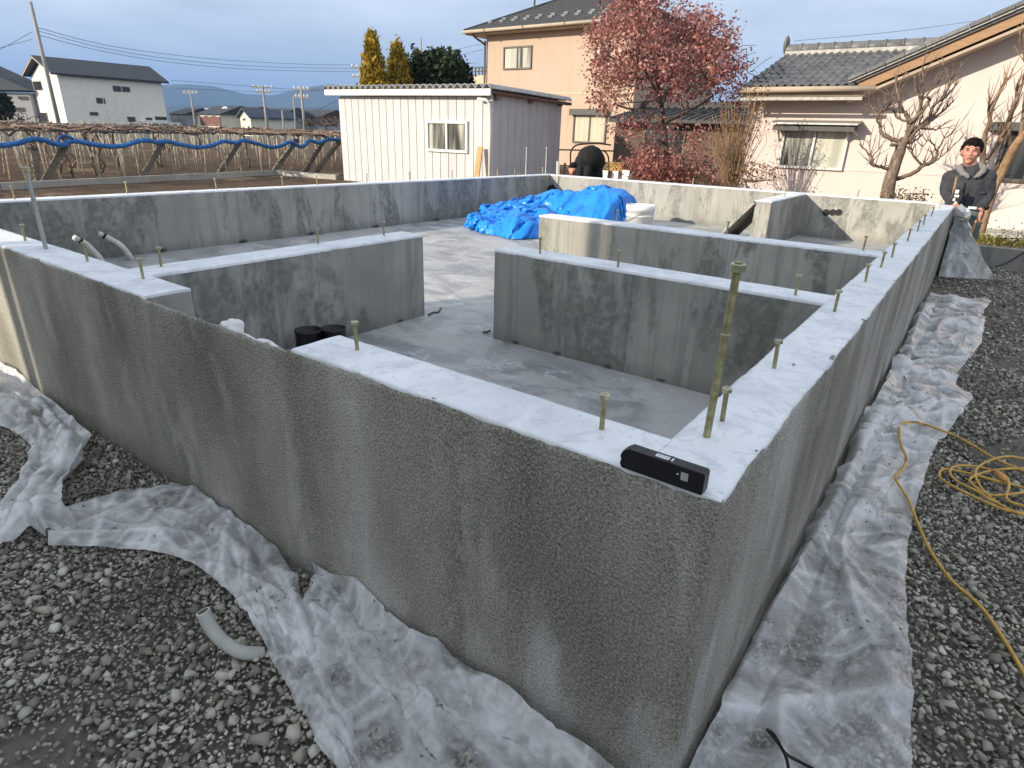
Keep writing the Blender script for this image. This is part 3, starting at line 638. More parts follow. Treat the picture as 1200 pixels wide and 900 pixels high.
def creases(X, n, seed, h, w, bias=None, L=(.08, .5), rows=(0, 1)):
    """sharp-crested folds: each is a short line whose ridge falls off on both sides"""
    rr = np.random.default_rng(seed); nu, nv = X.shape[:2]; D = np.zeros((nu, nv)); P = X[..., :2]
    for k in range(n):
        c = P[rr.integers(int(nu*rows[0]), int(nu*rows[1])), rr.integers(0, nv)]; a = rr.uniform(0, pi) if bias is None or rr.uniform() < .3 else bias+rr.normal(0, .45); t = np.array([cos(a), sin(a)]); l = rr.uniform(*L); q = P-c; s = q@t; bow = .25*rr.normal()*s*s/l; d = q@np.array([-t[1], t[0]])+bow
        ww = w*rr.uniform(.5, 1.6); f = np.exp(-np.abs(d)/ww)*np.clip(1-(np.abs(s)/l)**2, 0, 1); D += f*h*rr.choice([1, 1, 1, -.6])*rr.uniform(.4, 1.3)*min(1, ww/w)
    du = np.gradient(X, axis=0); dv = np.gradient(X, axis=1); N = np.cross(du, dv); N /= np.linalg.norm(N, axis=2, keepdims=True)+1e-9; N = np.where(N[..., 2:] < 0, -N, N)
    FOLD[0] = np.maximum(FOLD[0], np.clip(np.abs(D)/h*1.15, 0, 1)) if FOLD[0] is not None and FOLD[0].shape == D.shape else np.clip(np.abs(D)/h*1.15, 0, 1)
    return X+N*D[..., None]
FOLD = [None]
def fine(X, k=4):
    Y = spline(X, k); return np.swapaxes(spline(np.swapaxes(Y, 0, 1), k), 0, 1)
def sheet(name, label, A, B, nu, nv, slack, mat, seed, amp=.04, freq=3.0, iters=90, push=None, z=.024, bend=.3, grav=.0014, pin=None, lo=None, cr=(), hold=(.015, .9), k=4, extra=None, prof=None):
    """sheet between two ground polylines A and B (photo pixels on the ground, or points): relaxed coarse, refined, then creased"""
    def pts(L): return np.array([onz(*p, .02) if len(p) == 2 else p for p in L], float)
    a = resample(spline(pts(A), 6), nu); b = resample(spline(pts(B), 6), nu)
    t = np.linspace(0, 1, nv)[None, :, None]; P0 = a[:, None]*(1-t)+b[:, None]*t
    zf = lo or (lambda x, y: ground_z(x, y)+z)
    P0[..., 2] = np.maximum(P0[..., 2], zf(P0[..., 0], P0[..., 1]))
    if prof:                       # folded film: planes meeting in a few long sharp folds that wander along the sheet
        nu, nv = nu*k, nv*k; a = resample(a, nu); b = resample(b, nu); t = np.linspace(0, 1, nv)[None, :, None]; X = a[:, None]*(1-t)+b[:, None]*t; rr = np.random.default_rng(seed); ph = rr.uniform(0, 6, (len(prof), 3)); zz = np.zeros((nu, nv))
        for i in range(nu):
            u = i/nu*7; kx = []; kz = []
            for q, (v_, z_) in enumerate(prof):
                wv_ = 0 if v_ in (0, 1) else .05*sin(u*1.1+ph[q, 0])+.03*sin(u*2.7+ph[q, 1]); kx.append(v_+wv_); kz.append(z_*(1+.35*sin(u*1.7+ph[q, 2])+.25*sin(u*3.9+ph[q, 0])))
            zz[i] = np.interp(np.linspace(0, 1, nv), np.maximum.accumulate(kx), kz)
        X[..., 2] = zf(X[..., 0], X[..., 1])+zz
        for i in range(0, nu):
            for j in range(0, nv): X[i, j, 2] += amp*max(0, mnoise.noise((X[i, j, 0]*freq+seed, X[i, j, 1]*freq, 0)))
        edge_w = np.array([mnoise.noise((i*.06, seed, 0)) for i in range(nu)])*.012; X[:, -1, :2] += edge_w[:, None]; X[:, -2, :2] += edge_w[:, None]*.5
        return finish(X, name, label, mat, zf, push, cr)
    X = cloth(P0, slack, zf, iters, grav, seed, amp, freq, push, pin, bend=bend, hold=hold, extra=extra); X = fine(X, k)
    return finish(X, name, label, mat, zf, push, cr)
def finish(X, name, label, mat, zf, push, cr):
    FOLD[0] = None
    for c in cr: X = creases(X, *c)
    X[..., 2] = np.maximum(X[..., 2], zf(X[..., 0], X[..., 1])-.006)
    if push is not None: push(X)
    me = MB().grid(X).mesh(name, True); at_ = me.attributes.new('fold', 'FLOAT', 'POINT'); at_.data.foreach_set('value', FOLD[0].astype(np.float32).ravel()); o = link(name, me, mat)
    c = X.reshape(-1, 3).mean(0); me.transform(Matrix.Translation((-c[0], -c[1], 0))); o.location = (c[0], c[1], 0)
    SHEETS.append(X.reshape(-1, 3)); tag(o, label, 'plastic sheet', 'polythene sheets along the foundation foot'); return o
SHEETS = []
def front_push(X): X[..., 1] = np.minimum(X[..., 1], -.006)
def right_push(X): X[..., 0] = np.maximum(X[..., 0], .006)
# front: far piece at the left edge, the big twisted piece in the middle, the near piece under the corner
small = lambda n, sd: (n, sd, .0045, .007, None, (.04, .18))
sheet('plastic_sheet', 'crumpled milky plastic sheet heaped against the front wall at the far left',
      [(-70, 400), (-20, 430), (25, 446), (62, 474), (100, 508), (113, 530), (98, 556), (84, 580), (82, 606), (95, 632)], [(-90, 470), (-40, 484), (0, 496), (24, 508), (35, 522), (32, 548), (18, 578), (-4, 602), (-14, 622), (0, 646)], 44, 22, (1.1, 1.1), M['poly'], 31, .03, 1.2, 90, front_push,
      prof=((0, .05), (.16, .015), (.30, .055), (.42, .025), (.58, .045), (.74, .012), (.90, .022), (1, .004)), cr=((40, 1, .015, .018, -.9, (.2, .8)), (60, 11, .007, .012, None, (.06, .3)), small(120, 91)))
sheet('plastic_sheet', 'long twisted milky plastic sheet crossing the gravel beside the grey hose stub',
      [(70, 604), (105, 590), (150, 577), (215, 572), (262, 583), (300, 612), (340, 668), (362, 735), (396, 820), (440, 930)], [(60, 642), (100, 644), (145, 646), (215, 655), (262, 688), (300, 735), (332, 795), (366, 855), (410, 905), (435, 950)], 54, 14, (1.02, 1.16), M['poly'], 32, .015, 1.0, 90, front_push,
      prof=((0, .006), (.12, .022), (.36, .010), (.55, .026), (.62, .012), (.82, .016), (.94, .012), (1, .003)), cr=((34, 2, .010, .013, -.65, (.3, 1.1)), (50, 12, .005, .009, None, (.06, .3)), small(110, 92)))
sheet('plastic_sheet', 'milky plastic sheet fanned out below the nearest foundation corner',
      [(376, 660), (430, 705), (500, 760), (580, 816), (640, 860), (700, 903), (760, 950)], [(352, 712), (372, 790), (408, 890), (430, 960), (520, 1000), (600, 1010), (700, 1010)], 44, 24, (1.02, 1.05), M['poly_dirty'], 33, .015, 1.1, 90, front_push,
      prof=((0, .050), (.12, .030), (.26, .006), (.46, .020), (.52, .006), (.78, .014), (1, .004)), cr=((36, 3, .011, .014, -.75, (.3, 1.0)), (60, 13, .005, .009, None, (.06, .3)), small(130, 93)))
# right: the long dusty strip and the clear piece hung from the far wall end
sheet('plastic_sheet', 'long dusty plastic strip laid on the gravel along the right wall',
      [(.02, -.25, .02), (.015, .4, .02), (.015, 1.2, .02), (.02, 2.2, .02), (.02, 3.4, .02), (.02, 4.6, .02), (.03, 5.6, .02)], [(1080, 985), (1066, 898), (1062, 740), (1063, 640), (1082, 560), (1092, 530), (1110, 508), (1128, 480), (1140, 462), (1120, 440), (1150, 400), (1150, 372), (1162, 352)], 130, 15, (1.035, 1.05), M['poly_dirty'], 34, .025, 1.2, 90, right_push,
      prof=((0, .030), (.10, .050), (.22, .012), (.40, .022), (.62, .008), (.85, .014), (1, .004)), cr=((26, 4, .022, .022, 1.45, (.3, 1.1), (0, .45)), (70, 5, .024, .018, .35, (.12, .55), (.32, 1)), (120, 6, .012, .012, None, (.06, .35), (.25, 1)), small(330, 94)))
q0, q1 = np.array(onx(1121, 243, .016)), np.array(onz(1168, 329, .02)); edge = [tuple(q0+(q1-q0)*t-np.array([0, 0, .03])*sin(t*pi)) for t in np.linspace(0, 1, 7)]
sheet('plastic_sheet', 'clear plastic sheet hanging as a triangle from the far end of the right wall',
      [tuple(onx(1119, 243, .012)), (.013, 6.72, .5), (.014, 6.70, .3), (.016, 6.68, .15), (.02, 6.66, .02)], edge, 26, 20, (1.0, 1.0), M['poly_far'], 35, .004, 2, 2, right_push,
      pin=(np.r_[np.zeros(20, int), np.arange(26), np.arange(26)], np.r_[np.arange(20), np.zeros(26, int), np.full(26, 19)]), grav=.0002, lo=lambda x, y: np.full(np.shape(x), .014), cr=((30, 6, .016, .022, 1.2, (.15, .6)), (60, 7, .006, .012, None, (.05, .25))))


# ------------------------------------------------------------------ crushed stone round the foundation
def in_poly_edges(): pass
def convex_stone(rr):
    while True:
        p = rr.normal(0, 1, (11, 3)); p /= np.linalg.norm(p, axis=1)[:, None]; p *= rr.uniform(.8, 1.0, (11, 1))
        p *= np.array([1.0, rr.uniform(.6, .95), rr.uniform(.35, .65)])
        bm = bmesh.new(); [bm.verts.new(v) for v in p]
        r = bmesh.ops.convex_hull(bm, input=bm.verts[:]); bmesh.ops.delete(bm, geom=[g for g in r['geom_interior'] if isinstance(g, bmesh.types.BMVert)], context='VERTS')
        bmesh.ops.triangulate(bm, faces=bm.faces[:]); bm.verts.index_update()
        V = np.array([v.co[:] for v in bm.verts]); F = np.array([[v.index for v in f.verts] for f in bm.faces]); bm.free()
        if len(F) >= 12: return V, F
_sr = np.random.default_rng(11); PROTO = [convex_stone(_sr) for _ in range(24)]
def stone_field():
    pts = []
    def patch(x0, x1, y0, y1, sp, r0, r1, ok):
        nx, ny = int((x1-x0)/sp), int((y1-y0)/sp); X, Y = np.meshgrid(np.arange(nx), np.arange(ny), indexing='ij')
        x = x0+(X.ravel()+_sr.uniform(-.5, .5, nx*ny))*sp; y = y0+(Y.ravel()+_sr.uniform(-.5, .5, nx*ny))*sp
        k = ok(x, y); x, y = x[k], y[k]; r = r0+(r1-r0)*_sr.power(.45, len(x)); pts.append(np.c_[x, y, r])
    left = lambda x, y: (y < -.008)&(x > -3.6)
    patch(-3.6, .05, -1.0, 0, .0125, .0065, .0120, left); patch(-3.6, .05, -1.0, 0, .029, .010, .0225, left); patch(-3.6, 0, -1.0, 0, .11, .018, .030, left)
    right = lambda x, y: (x > .015)
    patch(.0, 1.5, -.3, 2.2, .0145, .007, .013, right); patch(0, 1.5, -.3, 2.2, .032, .010, .0225, right); patch(0, 1.5, 0, 2.4, .16, .018, .028, right)
    patch(.0, 1.9, 2.2, 4.4, .023, .010, .018, right); patch(0, 1.9, 2.2, 4.4, .055, .015, .026, right)
    patch(.0, 2.4, 4.4, 8.06, .042, .014, .026, right)
    P = np.concatenate(pts); 
    bare = np.array([mnoise.noise((x*1.9+3, y*1.9, 0)) for x, y in P[:, :2]])
    keep = ~((bare > .30)&(_sr.uniform(0, 1, len(P)) < np.where(P[:, 2] < .0105, .45, .88))); P = P[keep]
    q = proj(np.c_[P[:, :2], np.zeros(len(P))]); vis = (q[:, 2] > .1)&(q[:, 0] > -40)&(q[:, 0] < 1240)&(q[:, 1] < 940); P = P[vis]; q = q[vis]
    return P, P[:, 2]/q[:, 2], q
SP, ssize, sq = stone_field()
_cell = {}
for S in SHEETS:
    for x, y, z in S:
        k = (int(x//.014), int(y//.014)); _cell[k] = min(_cell.get(k, 9), z)
_okk = np.ones(len(SP), bool); _under = np.zeros(len(SP), bool)
for i, (x, y, r) in enumerate(SP):
    kx, ky = int(x//.014), int(y//.014); zz = min(_cell.get((kx+a, ky+b), 9) for a, b in ((0, 0), (1, 0), (-1, 0), (0, 1), (0, -1)))
    if zz < 9:
        _under[i] = True; rm = (zz-.003-ground_z(x, y)-.012)/1.05; SP[i, 2] = min(r, rm); _okk[i] = SP[i, 2] > .004
SP, ssize, sq, _under = SP[_okk], ssize[_okk], sq[_okk], _under[_okk]
def euler_mats(n):
    a = _sr.uniform(0, 2*pi, n); b = _sr.normal(0, .38, n); c = _sr.normal(0, .38, n)
    ca, sa, cb, sb, cc, sc_ = np.cos(a), np.sin(a), np.cos(b), np.sin(b), np.cos(c), np.sin(c); Z = np.zeros(n); I = np.ones(n)
    Rz = np.stack([ca, -sa, Z, sa, ca, Z, Z, Z, I], -1).reshape(n, 3, 3); Rx = np.stack([I, Z, Z, Z, cb, -sb, Z, sb, cb], -1).reshape(n, 3, 3); Ry = np.stack([cc, Z, sc_, Z, I, Z, -sc_, Z, cc], -1).reshape(n, 3, 3)
    return Rz@Rx@Ry
clear = (sq[:, 0] > 8)&(sq[:, 0] < 1192)&(sq[:, 1] < 890)
order = np.argsort(-(ssize*clear*(~_under))); big = order[:300]; rest = order[300:]
pm = []
for V, F in PROTO:
    me = np_mesh('stone', V, F); me.materials.append(M['stone']); pm.append(me)
for i in big:
    x, y, r = SP[i]; put('stone', pm[int(i) % 24], ground, (x, y, ground_z(x, y)+.012+r*.35), (random.gauss(0, .3), random.gauss(0, .3), random.uniform(0, 6.28)), (r, r, r))
def joined(P, zlift=.012):
    pi_ = _sr.integers(0, 24, len(P)); Vs, Fs, base = [], [], 0
    for k in range(24):
        S = P[pi_ == k]
        if not len(S): continue
        V, F = PROTO[k]; R = euler_mats(len(S)); W = np.einsum('nij,vj->nvi', R, V)*S[:, 2][:, None, None]
        W[:, :, 0] += S[:, 0][:, None]; W[:, :, 1] += S[:, 1][:, None]; W[:, :, 2] += (ground_z(S[:, 0], S[:, 1])+zlift+S[:, 2]*_sr.uniform(-.1, .35, len(S)))[:, None]
        Vs.append(W.reshape(-1, 3)); Fs.append((F[None]+(np.arange(len(S))*len(V))[:, None, None]+base).reshape(-1, 3)); base += len(S)*len(V)
    return np_mesh('gravel', np.concatenate(Vs), np.concatenate(Fs))
def crumbs():
    C = []
    for q, n in ((3, 260), (2, 60), (1, 30), (0, 40)):
        S = SHEETS[q]
        for i in _sr.integers(0, len(S), n*3):
            x, y, z = S[i]
            if mnoise.noise((x*3.1, y*3.1, 7)) > .05 and len(C) < 2000: C.append((x, y, z, _sr.uniform(.0025, .0075)))
    C = np.array(C); Vs, Fs, b0 = [], [], 0; R = euler_mats(len(C))
    for i, (x, y, z, r) in enumerate(C):
        V, F = PROTO[i % 24]; Vs.append((V*r)@R[i].T+np.array([x, y, z+r*.2])); Fs.append(F+b0); b0 += len(V)
    return np_mesh('grit', np.concatenate(Vs), np.concatenate(Fs))
tag(link('grit', crumbs(), M['stone']), kind='stuff')
gr = link('gravel', joined(SP[rest]), M['stone']); tag(gr, kind='stuff')

# ------------------------------------------------------------------ small things near the camera
def gnd(px, py, z=.02): return onz(px, py, z)
# spirit level on the corner
L0, L1 = np.array([-.177, 0.0, HW+.0025]), np.array([-.031, 0.0, HW+.0025]); lvl_y0 = -.004
lv = thing('spirit_level', 'black box spirit level with white and grey stickers standing on the front corner', 'spirit level', (-.104, .008, HW+.002))
lx0, lx1, lz0, lz1, ly0, ly1 = -.177, -.031, HW+.0025, HW+.0415, -.003, .021
prof = [(lx0+.004, lz0), (lx1-.002, lz0), (lx1, lz0+.003), (lx1, lz1-.003), (lx1-.003, lz1), (lx0+.014, lz1), (lx0+.004, lz1-.007), (lx0, lz1-.016), (lx0+.002, lz0+.014), (lx0, lz0+.008)]
MB().prism([(x, ly0, z) for x, z in prof], (0, ly1-ly0, 0)).build('body', M['black'], lv, bevel=.0012)
MB().box(-.069, -.057, ly0-.0006, ly0+.0005, lz0+.016, lz0+.030).build('grey_sticker', M['greyp'], lv)
sk = MB().box(-.118, -.088, ly0+.006, ly0+.016, lz1-.0004, lz1+.0008).build('white_sticker', M['white'], lv)
pr = MB()
for k in range(6): pr.box(-.115+k*.0042, -.115+k*.0042+.0030, ly0+.009, ly0+.013, lz1+.0008, lz1+.0011)
pr.build('sticker_print', M['greyp'], sk)
MB().lathe((0, 0, 0), [(.0001, 0), (.0042, 0), (.0042, .001), (.003, .0016), (.0001, .0016)], 14).build('screw', M['galv'], lv).rotation_euler = (radians(90), 0, 0)
bpy.data.objects['screw'].location = Vector((-.1705, ly0, lz0+.020))-origin(lv)
pl = MB().ell((-.0745, ly0-.0002, lz0+.024), (.0016, .0012, .0016), 8, 6).build('lamp', M['white'], lv, True)
MB().box(-.094, -.091, ly0+.002, ly1-.002, lz1-.0002, lz1+.0014).build('rib', M['black'], lv)
# hose stub in the gravel
h0 = np.array([onz(297, 765, .018)]+[])
d_b = (onz(290, 768, .02)-CAM)@CF; hp = np.array([onz(306, 766, -.002), atc(283, 764, d_b-.01), atc(262, 752, d_b-.03), atc(247, 735, d_b-.045), atc(238, 717, d_b-.055)])
hs = spline(hp, 14); rad = [.0158+(.0013 if i % 2 else -.0008) for i in range(len(hs))]
hb = MB().tube(hs, rad, 14, cap=False); hb2 = MB().tube(hs[::-1], [.0125]*len(hs), 14, cap=False)
ho = thing('hose_stub', 'short pale corrugated hose stub sticking out of the gravel', 'hose', hp[0]); hb.build('hose_wall', M['hose'], ho, True); hb2.build('hose_bore', M['block'], ho, True)
t_ = hs[-1]-hs[-2]; t_ /= np.linalg.norm(t_); MB().tube([hs[-1]-t_*.001, hs[-1]+t_*.0015], [.0165, .0165], 14, cap=False).tube([hs[-1]+t_*.0015, hs[-1]+t_*.0016], [.0165, .0125], 14, cap=False).build('hose_rim', M['hose'], ho, True)
# yellow extension cord
def cordz(p, z): return onz(p[0], p[1], z)
def on_sheet(px, py): p = onz(px, py, .03); return p
main = [(1206, 800), (1180, 755), (1150, 712), (1115, 680), (1090, 645), (1075, 612), (1064, 585), (1052, 566), (1049, 557), (1058, 550), (1062, 536), (1056, 522), (1054, 505), (1058, 496), (1075, 495), (1100, 503), (1118, 510), (1140, 522), (1165, 537), (1190, 548), (1210, 556)]
coil = [(1213, 541), (1185, 535), (1165, 538), (1148, 546), (1143, 556), (1150, 572), (1170, 590), (1195, 602), (1214, 606), (1220, 598), (1196, 592), (1180, 585), (1182, 570), (1180, 560), (1168, 553), (1145, 547), (1122, 546), (1113, 552), (1120, 563), (1145, 576), (1172, 592), (1205, 604), (1225, 590), (1200, 572), (1165, 563), (1140, 556), (1112, 550), (1102, 552), (1102, 560), (1117, 570), (1150, 586), (1180, 598), (1214, 600), (1222, 575), (1195, 578), (1160, 580), (1140, 568), (1138, 560), (1160, 552), (1190, 549), (1220, 551)]
def over(x, y, lift=.007, base=.030):
    z = base
    for _ in range(3):
        p = onz(x, y, z); z2 = base
        for S in SHEETS[:5]:
            m = (np.abs(S[:, 0]-p[0]) < .016)&(np.abs(S[:, 1]-p[1]) < .022)
            if m.any(): z2 = max(z2, S[m, 2].max()+lift)
        z = z2
    return onz(x, y, z)
cp = [over(x, y) for x, y in resample(spline(np.array(main, float), 6), 90)]; cc = [onz(x, y, .026+.012*((i*37) % 5)/5) for i, (x, y) in enumerate(coil)]
yc = thing('extension_cord', 'yellow extension cord trailing over the plastic strip to a loose coil on the gravel', 'cord', cp[-1])
MB().tube(spline(cp, 2), .0052, 8).build('cord', M['yellow'], yc, True); MB().tube(spline(cc, 8), .0052, 8).build('coil', M['yellow'], yc, True)
p = onz(1172, 557, .045); MB().tube([p+np.array([-.015, .03, 0]), p, p+np.array([.012, -.028, 0]), p+np.array([.016, -.04, 0])], [.008, .014, .014, .007], 10).build('plug', M['orangep'], yc, True)
# black cord bottom right, black cable on the far low wall
bc = [(925, 892), (918, 885), (906, 866), (899, 857), (902, 853), (908, 858), (915, 875), (922, 893), (924, 902)]; bc2 = [(899, 855), (908, 862), (920, 882), (936, 892), (955, 902), (975, 912)]
MBc = MB().tube(spline([over(x, y, .006+.004*(i % 3)) for i, (x, y) in enumerate(bc2)], 8), .0035, 6); MBc.tube(spline([over(x, y, .012) for x, y in [(925, 910), (922, 890), (914, 874), (905, 862), (899, 855)]], 8), .0035, 6)
tag(MBc.build('electric_cable', M['blackrub'], None, True, base=onz(899, 855, .05)), 'looped black cord lying on the plastic strip beside the near corner', 'cord')
cab = spline([ony(1150, 314, 8.02), ony(1165, 313, 8.04), ony(1182, 307, 8.06), ony(1200, 296, 8.07), ony(1230, 280, 8.07)], 8)
tag(MB().tube(cab, .006, 6).build('power_cable', M['blackrub'], None, True, base=cab[0]), 'black cable sagging across the low garden wall behind the gravel', 'cable')
# conduits standing up from the floor slab
def conduit(pxs, label, d0):
    b = onz(*pxs[0], ZS); dd = (b-CAM)@CF
    pts = [b-np.array([0, 0, .03]), b]+[atc(x, y, dd-.03*i) for i, (x, y) in enumerate(pxs[1:], 1)]
    s = spline(pts, 8); o = thing('conduit', label, 'conduit', b, 'pale conduits rising from the floor slab')
    MB().tube(s, [.020+(.0010 if i % 2 else 0) for i in range(len(s))], 10).build('pipe', M['hose'], o, True)
    t = s[-1]-s[-3]; t /= np.linalg.norm(t); e = s[-1]; MB().tube([e-t*.004, e+t*.012], [.0218, .0218], 12).build('tape_band', M['black'], o, True)
    MB().tube([e+t*.012, e+t*.045], [.0195, .0185], 12).build('tip', M['hose'], o, True)
conduit([(154, 304), (150, 297), (141, 287), (131, 281), (123, 277)], 'pale curved conduit further from the front wall, tip pointing left', 0)
conduit([(125, 318), (117, 303), (111, 296), (104, 289), (99, 285), (94, 282)], 'pale conduit half hidden behind the front wall and a bolt', 0)
# black pipe sleeves by the entrance notch
def sleeve(px, py, z, r, label):
    c = onz(px, py, z); o = thing('pipe_socket', label, 'pipe', (c[0], c[1], ZS), 'black sockets on the floor slab')
    h = z-ZS; MB().lathe((c[0], c[1], ZS), [(r*.9, .001), (r*.9, h*.6), (r, h*.62), (r, h*.93), (r*1.04, h*.94), (r*1.04, h), (r*.93, h), (r*.92, h*.3), (.0001, h*.29)], 28).build('socket', M['black'], o, True)
    MB().lathe((c[0], c[1], ZS), [(r*.95, h*.45), (r*1.01, h*.46), (r*1.01, h*.53), (r*.95, h*.54)], 28).build('collar', M['blackrub'], o, True)
sleeve(361, 386, .40, .058, 'black pipe socket beside the inner wall, left one of the pair'); sleeve(391, 384, .40, .053, 'black pipe socket nearer the levelled wall top, right one of the pair')
# white sack in the entrance notch
sk_ = MB()
for (x, y, z, r) in ((-1.50, .098, .47, (.09, .066, .185)), (-1.40, .095, .475, (.10, .062, .180)), (-1.29, .094, .46, (.10, .060, .185)), (-1.21, .09, .45, (.06, .055, .17)), (-1.52, .075, .66, (.04, .035, .04))): sk_.ell((x, y, z), r, 20, 14)
rest_sack = sk_
# tie wire scraps on the slab
for i, (pp, lab) in enumerate((([(502, 369), (508, 366), (513, 366), (517, 361)], 'bent black wire scrap on the slab by the inner wall end'), ([(566, 389), (571, 389), (575, 387)], 'small black wire scrap on the slab at the foot of the cross wall'))):
    s = spline([onz(x, y, ZS+.006+.008*(k == len(pp)-1)) for k, (x, y) in enumerate(pp)], 5); tag(MB().tube(s, .0055, 5).build('wire_scrap', M['darksteel'], None, True, base=s[0]), lab, 'wire', 'wire scraps on the slab')
# tarp heap
def tarp():
    c = [(-4.20, 5.05, .42, .75, .10), (-3.9, 5.3, .5, .6, .19), (-3.68, 5.75, .55, .5, .31), (-3.42, 5.65, .42, .5, .31), (-3.95, 4.6, .5, .5, .08), (-3.58, 4.6, .45, .4, .14), (-3.95, 5.9, .4, .4, .22)]
    lump = np.random.default_rng(5)
    def hf(x, y):
        z = np.zeros(np.shape(x))
        for cx, cy, rx, ry, h in c: z = np.maximum(z, h*np.clip(1-((x-cx)/rx)**2-((y-cy)/ry)**2, 0, 1)**.5)
        return ZS+.006+z
    # outline on the slab from the photo
    near = [onz(554, 277, ZS), onz(590, 283, ZS), onz(620, 286, ZS), onz(645, 292, ZS), onz(700, 296, ZS), onz(760, 300, ZS)]
    near = [np.array(p) for p in near]; near = [p if p[0] < -2.2 else np.array([-2.35, p[1], ZS]) for p in near]
    A = [(-4.35, 4.45), (-3.95, 4.25), (-3.65, 4.2), (-3.4, 4.3), (-3.2, 4.6), (-3.08, 5.0)]; B = [(-4.6, 5.1), (-4.5, 5.7), (-4.3, 6.25), (-3.9, 6.45), (-3.45, 6.4), (-3.1, 6.1)]
    a = resample(spline(np.array([(x, y, ZS) for x, y in A]), 6), 76); b = resample(spline(np.array([(x, y, ZS) for x, y in B]), 6), 76); t = np.linspace(0, 1, 76)[None, :, None]; P0 = a[:, None]*(1-t)+b[:, None]*t
    h = hf(P0[..., 0], P0[..., 1]); ex = np.zeros_like(P0); ex[..., 2] = h-ZS
    X = cloth(P0, (1.12, 1.12), hf, 70, .0014, 51, .09, 2.0, None, None, extra=ex, bend=.25, hold=(.03, .5), oct=.6); X = fine(X, 2); X = creases(X, 70, 52, .06, .09, None, (.25, .9)); X = creases(X, 120, 53, .016, .028, None, (.08, .45)); X[..., 2] = np.maximum(X[..., 2], ZS+.006)
    n_ = X.shape[0]
    for k in range(7):
        f = (1-k/7)**1.5
        for sl_ in ((slice(None), k), (slice(None), -1-k), (k, slice(None)), (-1-k, slice(None))): X[sl_][..., 2] = X[sl_][..., 2]*(1-f)+(ZS+.008)*f
    o = MB().grid(X).build('tarpaulin', M['tarp'], None, True, base=X.reshape(-1, 3).mean(0)*np.array([1, 1, 0])+np.array([0, 0, ZS])); pass
    tag(o, 'bright blue tarpaulin crumpled in a heap on the floor slab', 'tarpaulin')
tarp()
# white pail behind the cross wall
pb = onz(750, 262, HW); dpt = 6.05; pc = atc(749, 262, dpt); pt = atc(749, 239, dpt); pr_ = 16.0*dpt/FPX
pa = thing('pail', 'white plastic pail beside the blue tarpaulin behind the cross wall', 'pail', (pc[0], pc[1], ZS)); hh = pt[2]-ZS
MB().lathe((pc[0], pc[1], ZS), [(.0001, .001), (pr_*.88, .001), (pr_, hh*.86), (pr_*1.05, hh*.862), (pr_*1.05, hh), (pr_*.99, hh), (pr_*.98, hh*.9), (.0001, hh*.89)], 32).build('body', M['whitep'], pa, True)
MB().tube([(pc[0]+pr_*1.06*cos(u), pc[1]+pr_*1.06*sin(u), ZS+hh*.80-.09*abs(sin(u-2.2))**2) for u in np.linspace(2.2, 2.2+pi, 16)], .004, 6).build('handle', M['galv'], pa, True)
MB().lathe((pc[0], pc[1], ZS), [(pr_*.99, hh*.72), (pr_*1.03, hh*.725), (pr_*1.03, hh*.76), (pr_*.99, hh*.765)], 32).build('rim_band', M['whitep'], pa, True)
# black tool bag with a cotton glove on it, in the far corner; a rag nearer
def lumpy(name, c, rad, mat, seed, n=18, amp=.25, rot=None, f=7):
    mb = MB().ell((0, 0, 0), rad, n*2, n)
    V = []
    for v in mb.v:
        p = Vector(v); L = p.length; k = 1+amp*mnoise.noise((v[0]*f+seed, v[1]*f, v[2]*f))+amp*.4*mnoise.noise((v[0]*f*3, v[1]*f*3+seed, v[2]*f*3)); V.append(tuple(p*k))
    mb.v = [tuple(np.array(v)+np.array(c)) for v in V]; return mb
bg = onz(652, 238, ZS); dB = (bg-CAM)@CF*.93; b0 = atc(649, 232, dB)
tb_ = thing('tool_bag', 'black work bag slumped in the far corner behind the tarpaulin', 'bag', (b0[0], b0[1], ZS))
lumpy('bag', (b0[0], b0[1], ZS+.17), (.15, .14, .17), M['blackcloth'], 3).build('bag_body', M['blackcloth'], tb_, True)
MB().tube(spline([(b0[0]-.08, b0[1], ZS+.30), (b0[0]-.04, b0[1], ZS+.41), (b0[0]+.04, b0[1], ZS+.41), (b0[0]+.09, b0[1], ZS+.30)], 6), .012, 6).build('handle', M['blackcloth'], tb_, True)
g0 = atc(655, 219, dB); tag(lumpy('g', g0, (.10, .07, .035), M['glove'], 9, 10, .35).build('work_glove', M['glove'], None, True, base=g0), 'pale work glove lying on the black bag', 'glove')
r0 = onz(613, 243, ZS); tag(lumpy('r', (r0[0], r0[1], ZS+.022), (.10, .05, .022), M['glove'], 19, 10, .4).build('rag', M['glove'], None, True, base=(r0[0], r0[1], ZS)), 'small pale rag on the slab at the tarpaulin edge', 'rag')
# concreting board leaning on the short wall
lb = MB().obox((-1.575, 5.46, .70), (-.36, 0, -.435), (0, .85, 0), (.022, 0, -.018)); tag(lb.build('form_board', M['concrete'], None, base=(-1.75, 5.9, ZS)), 'grey form board leaning against the short wall stub at the back', 'board')
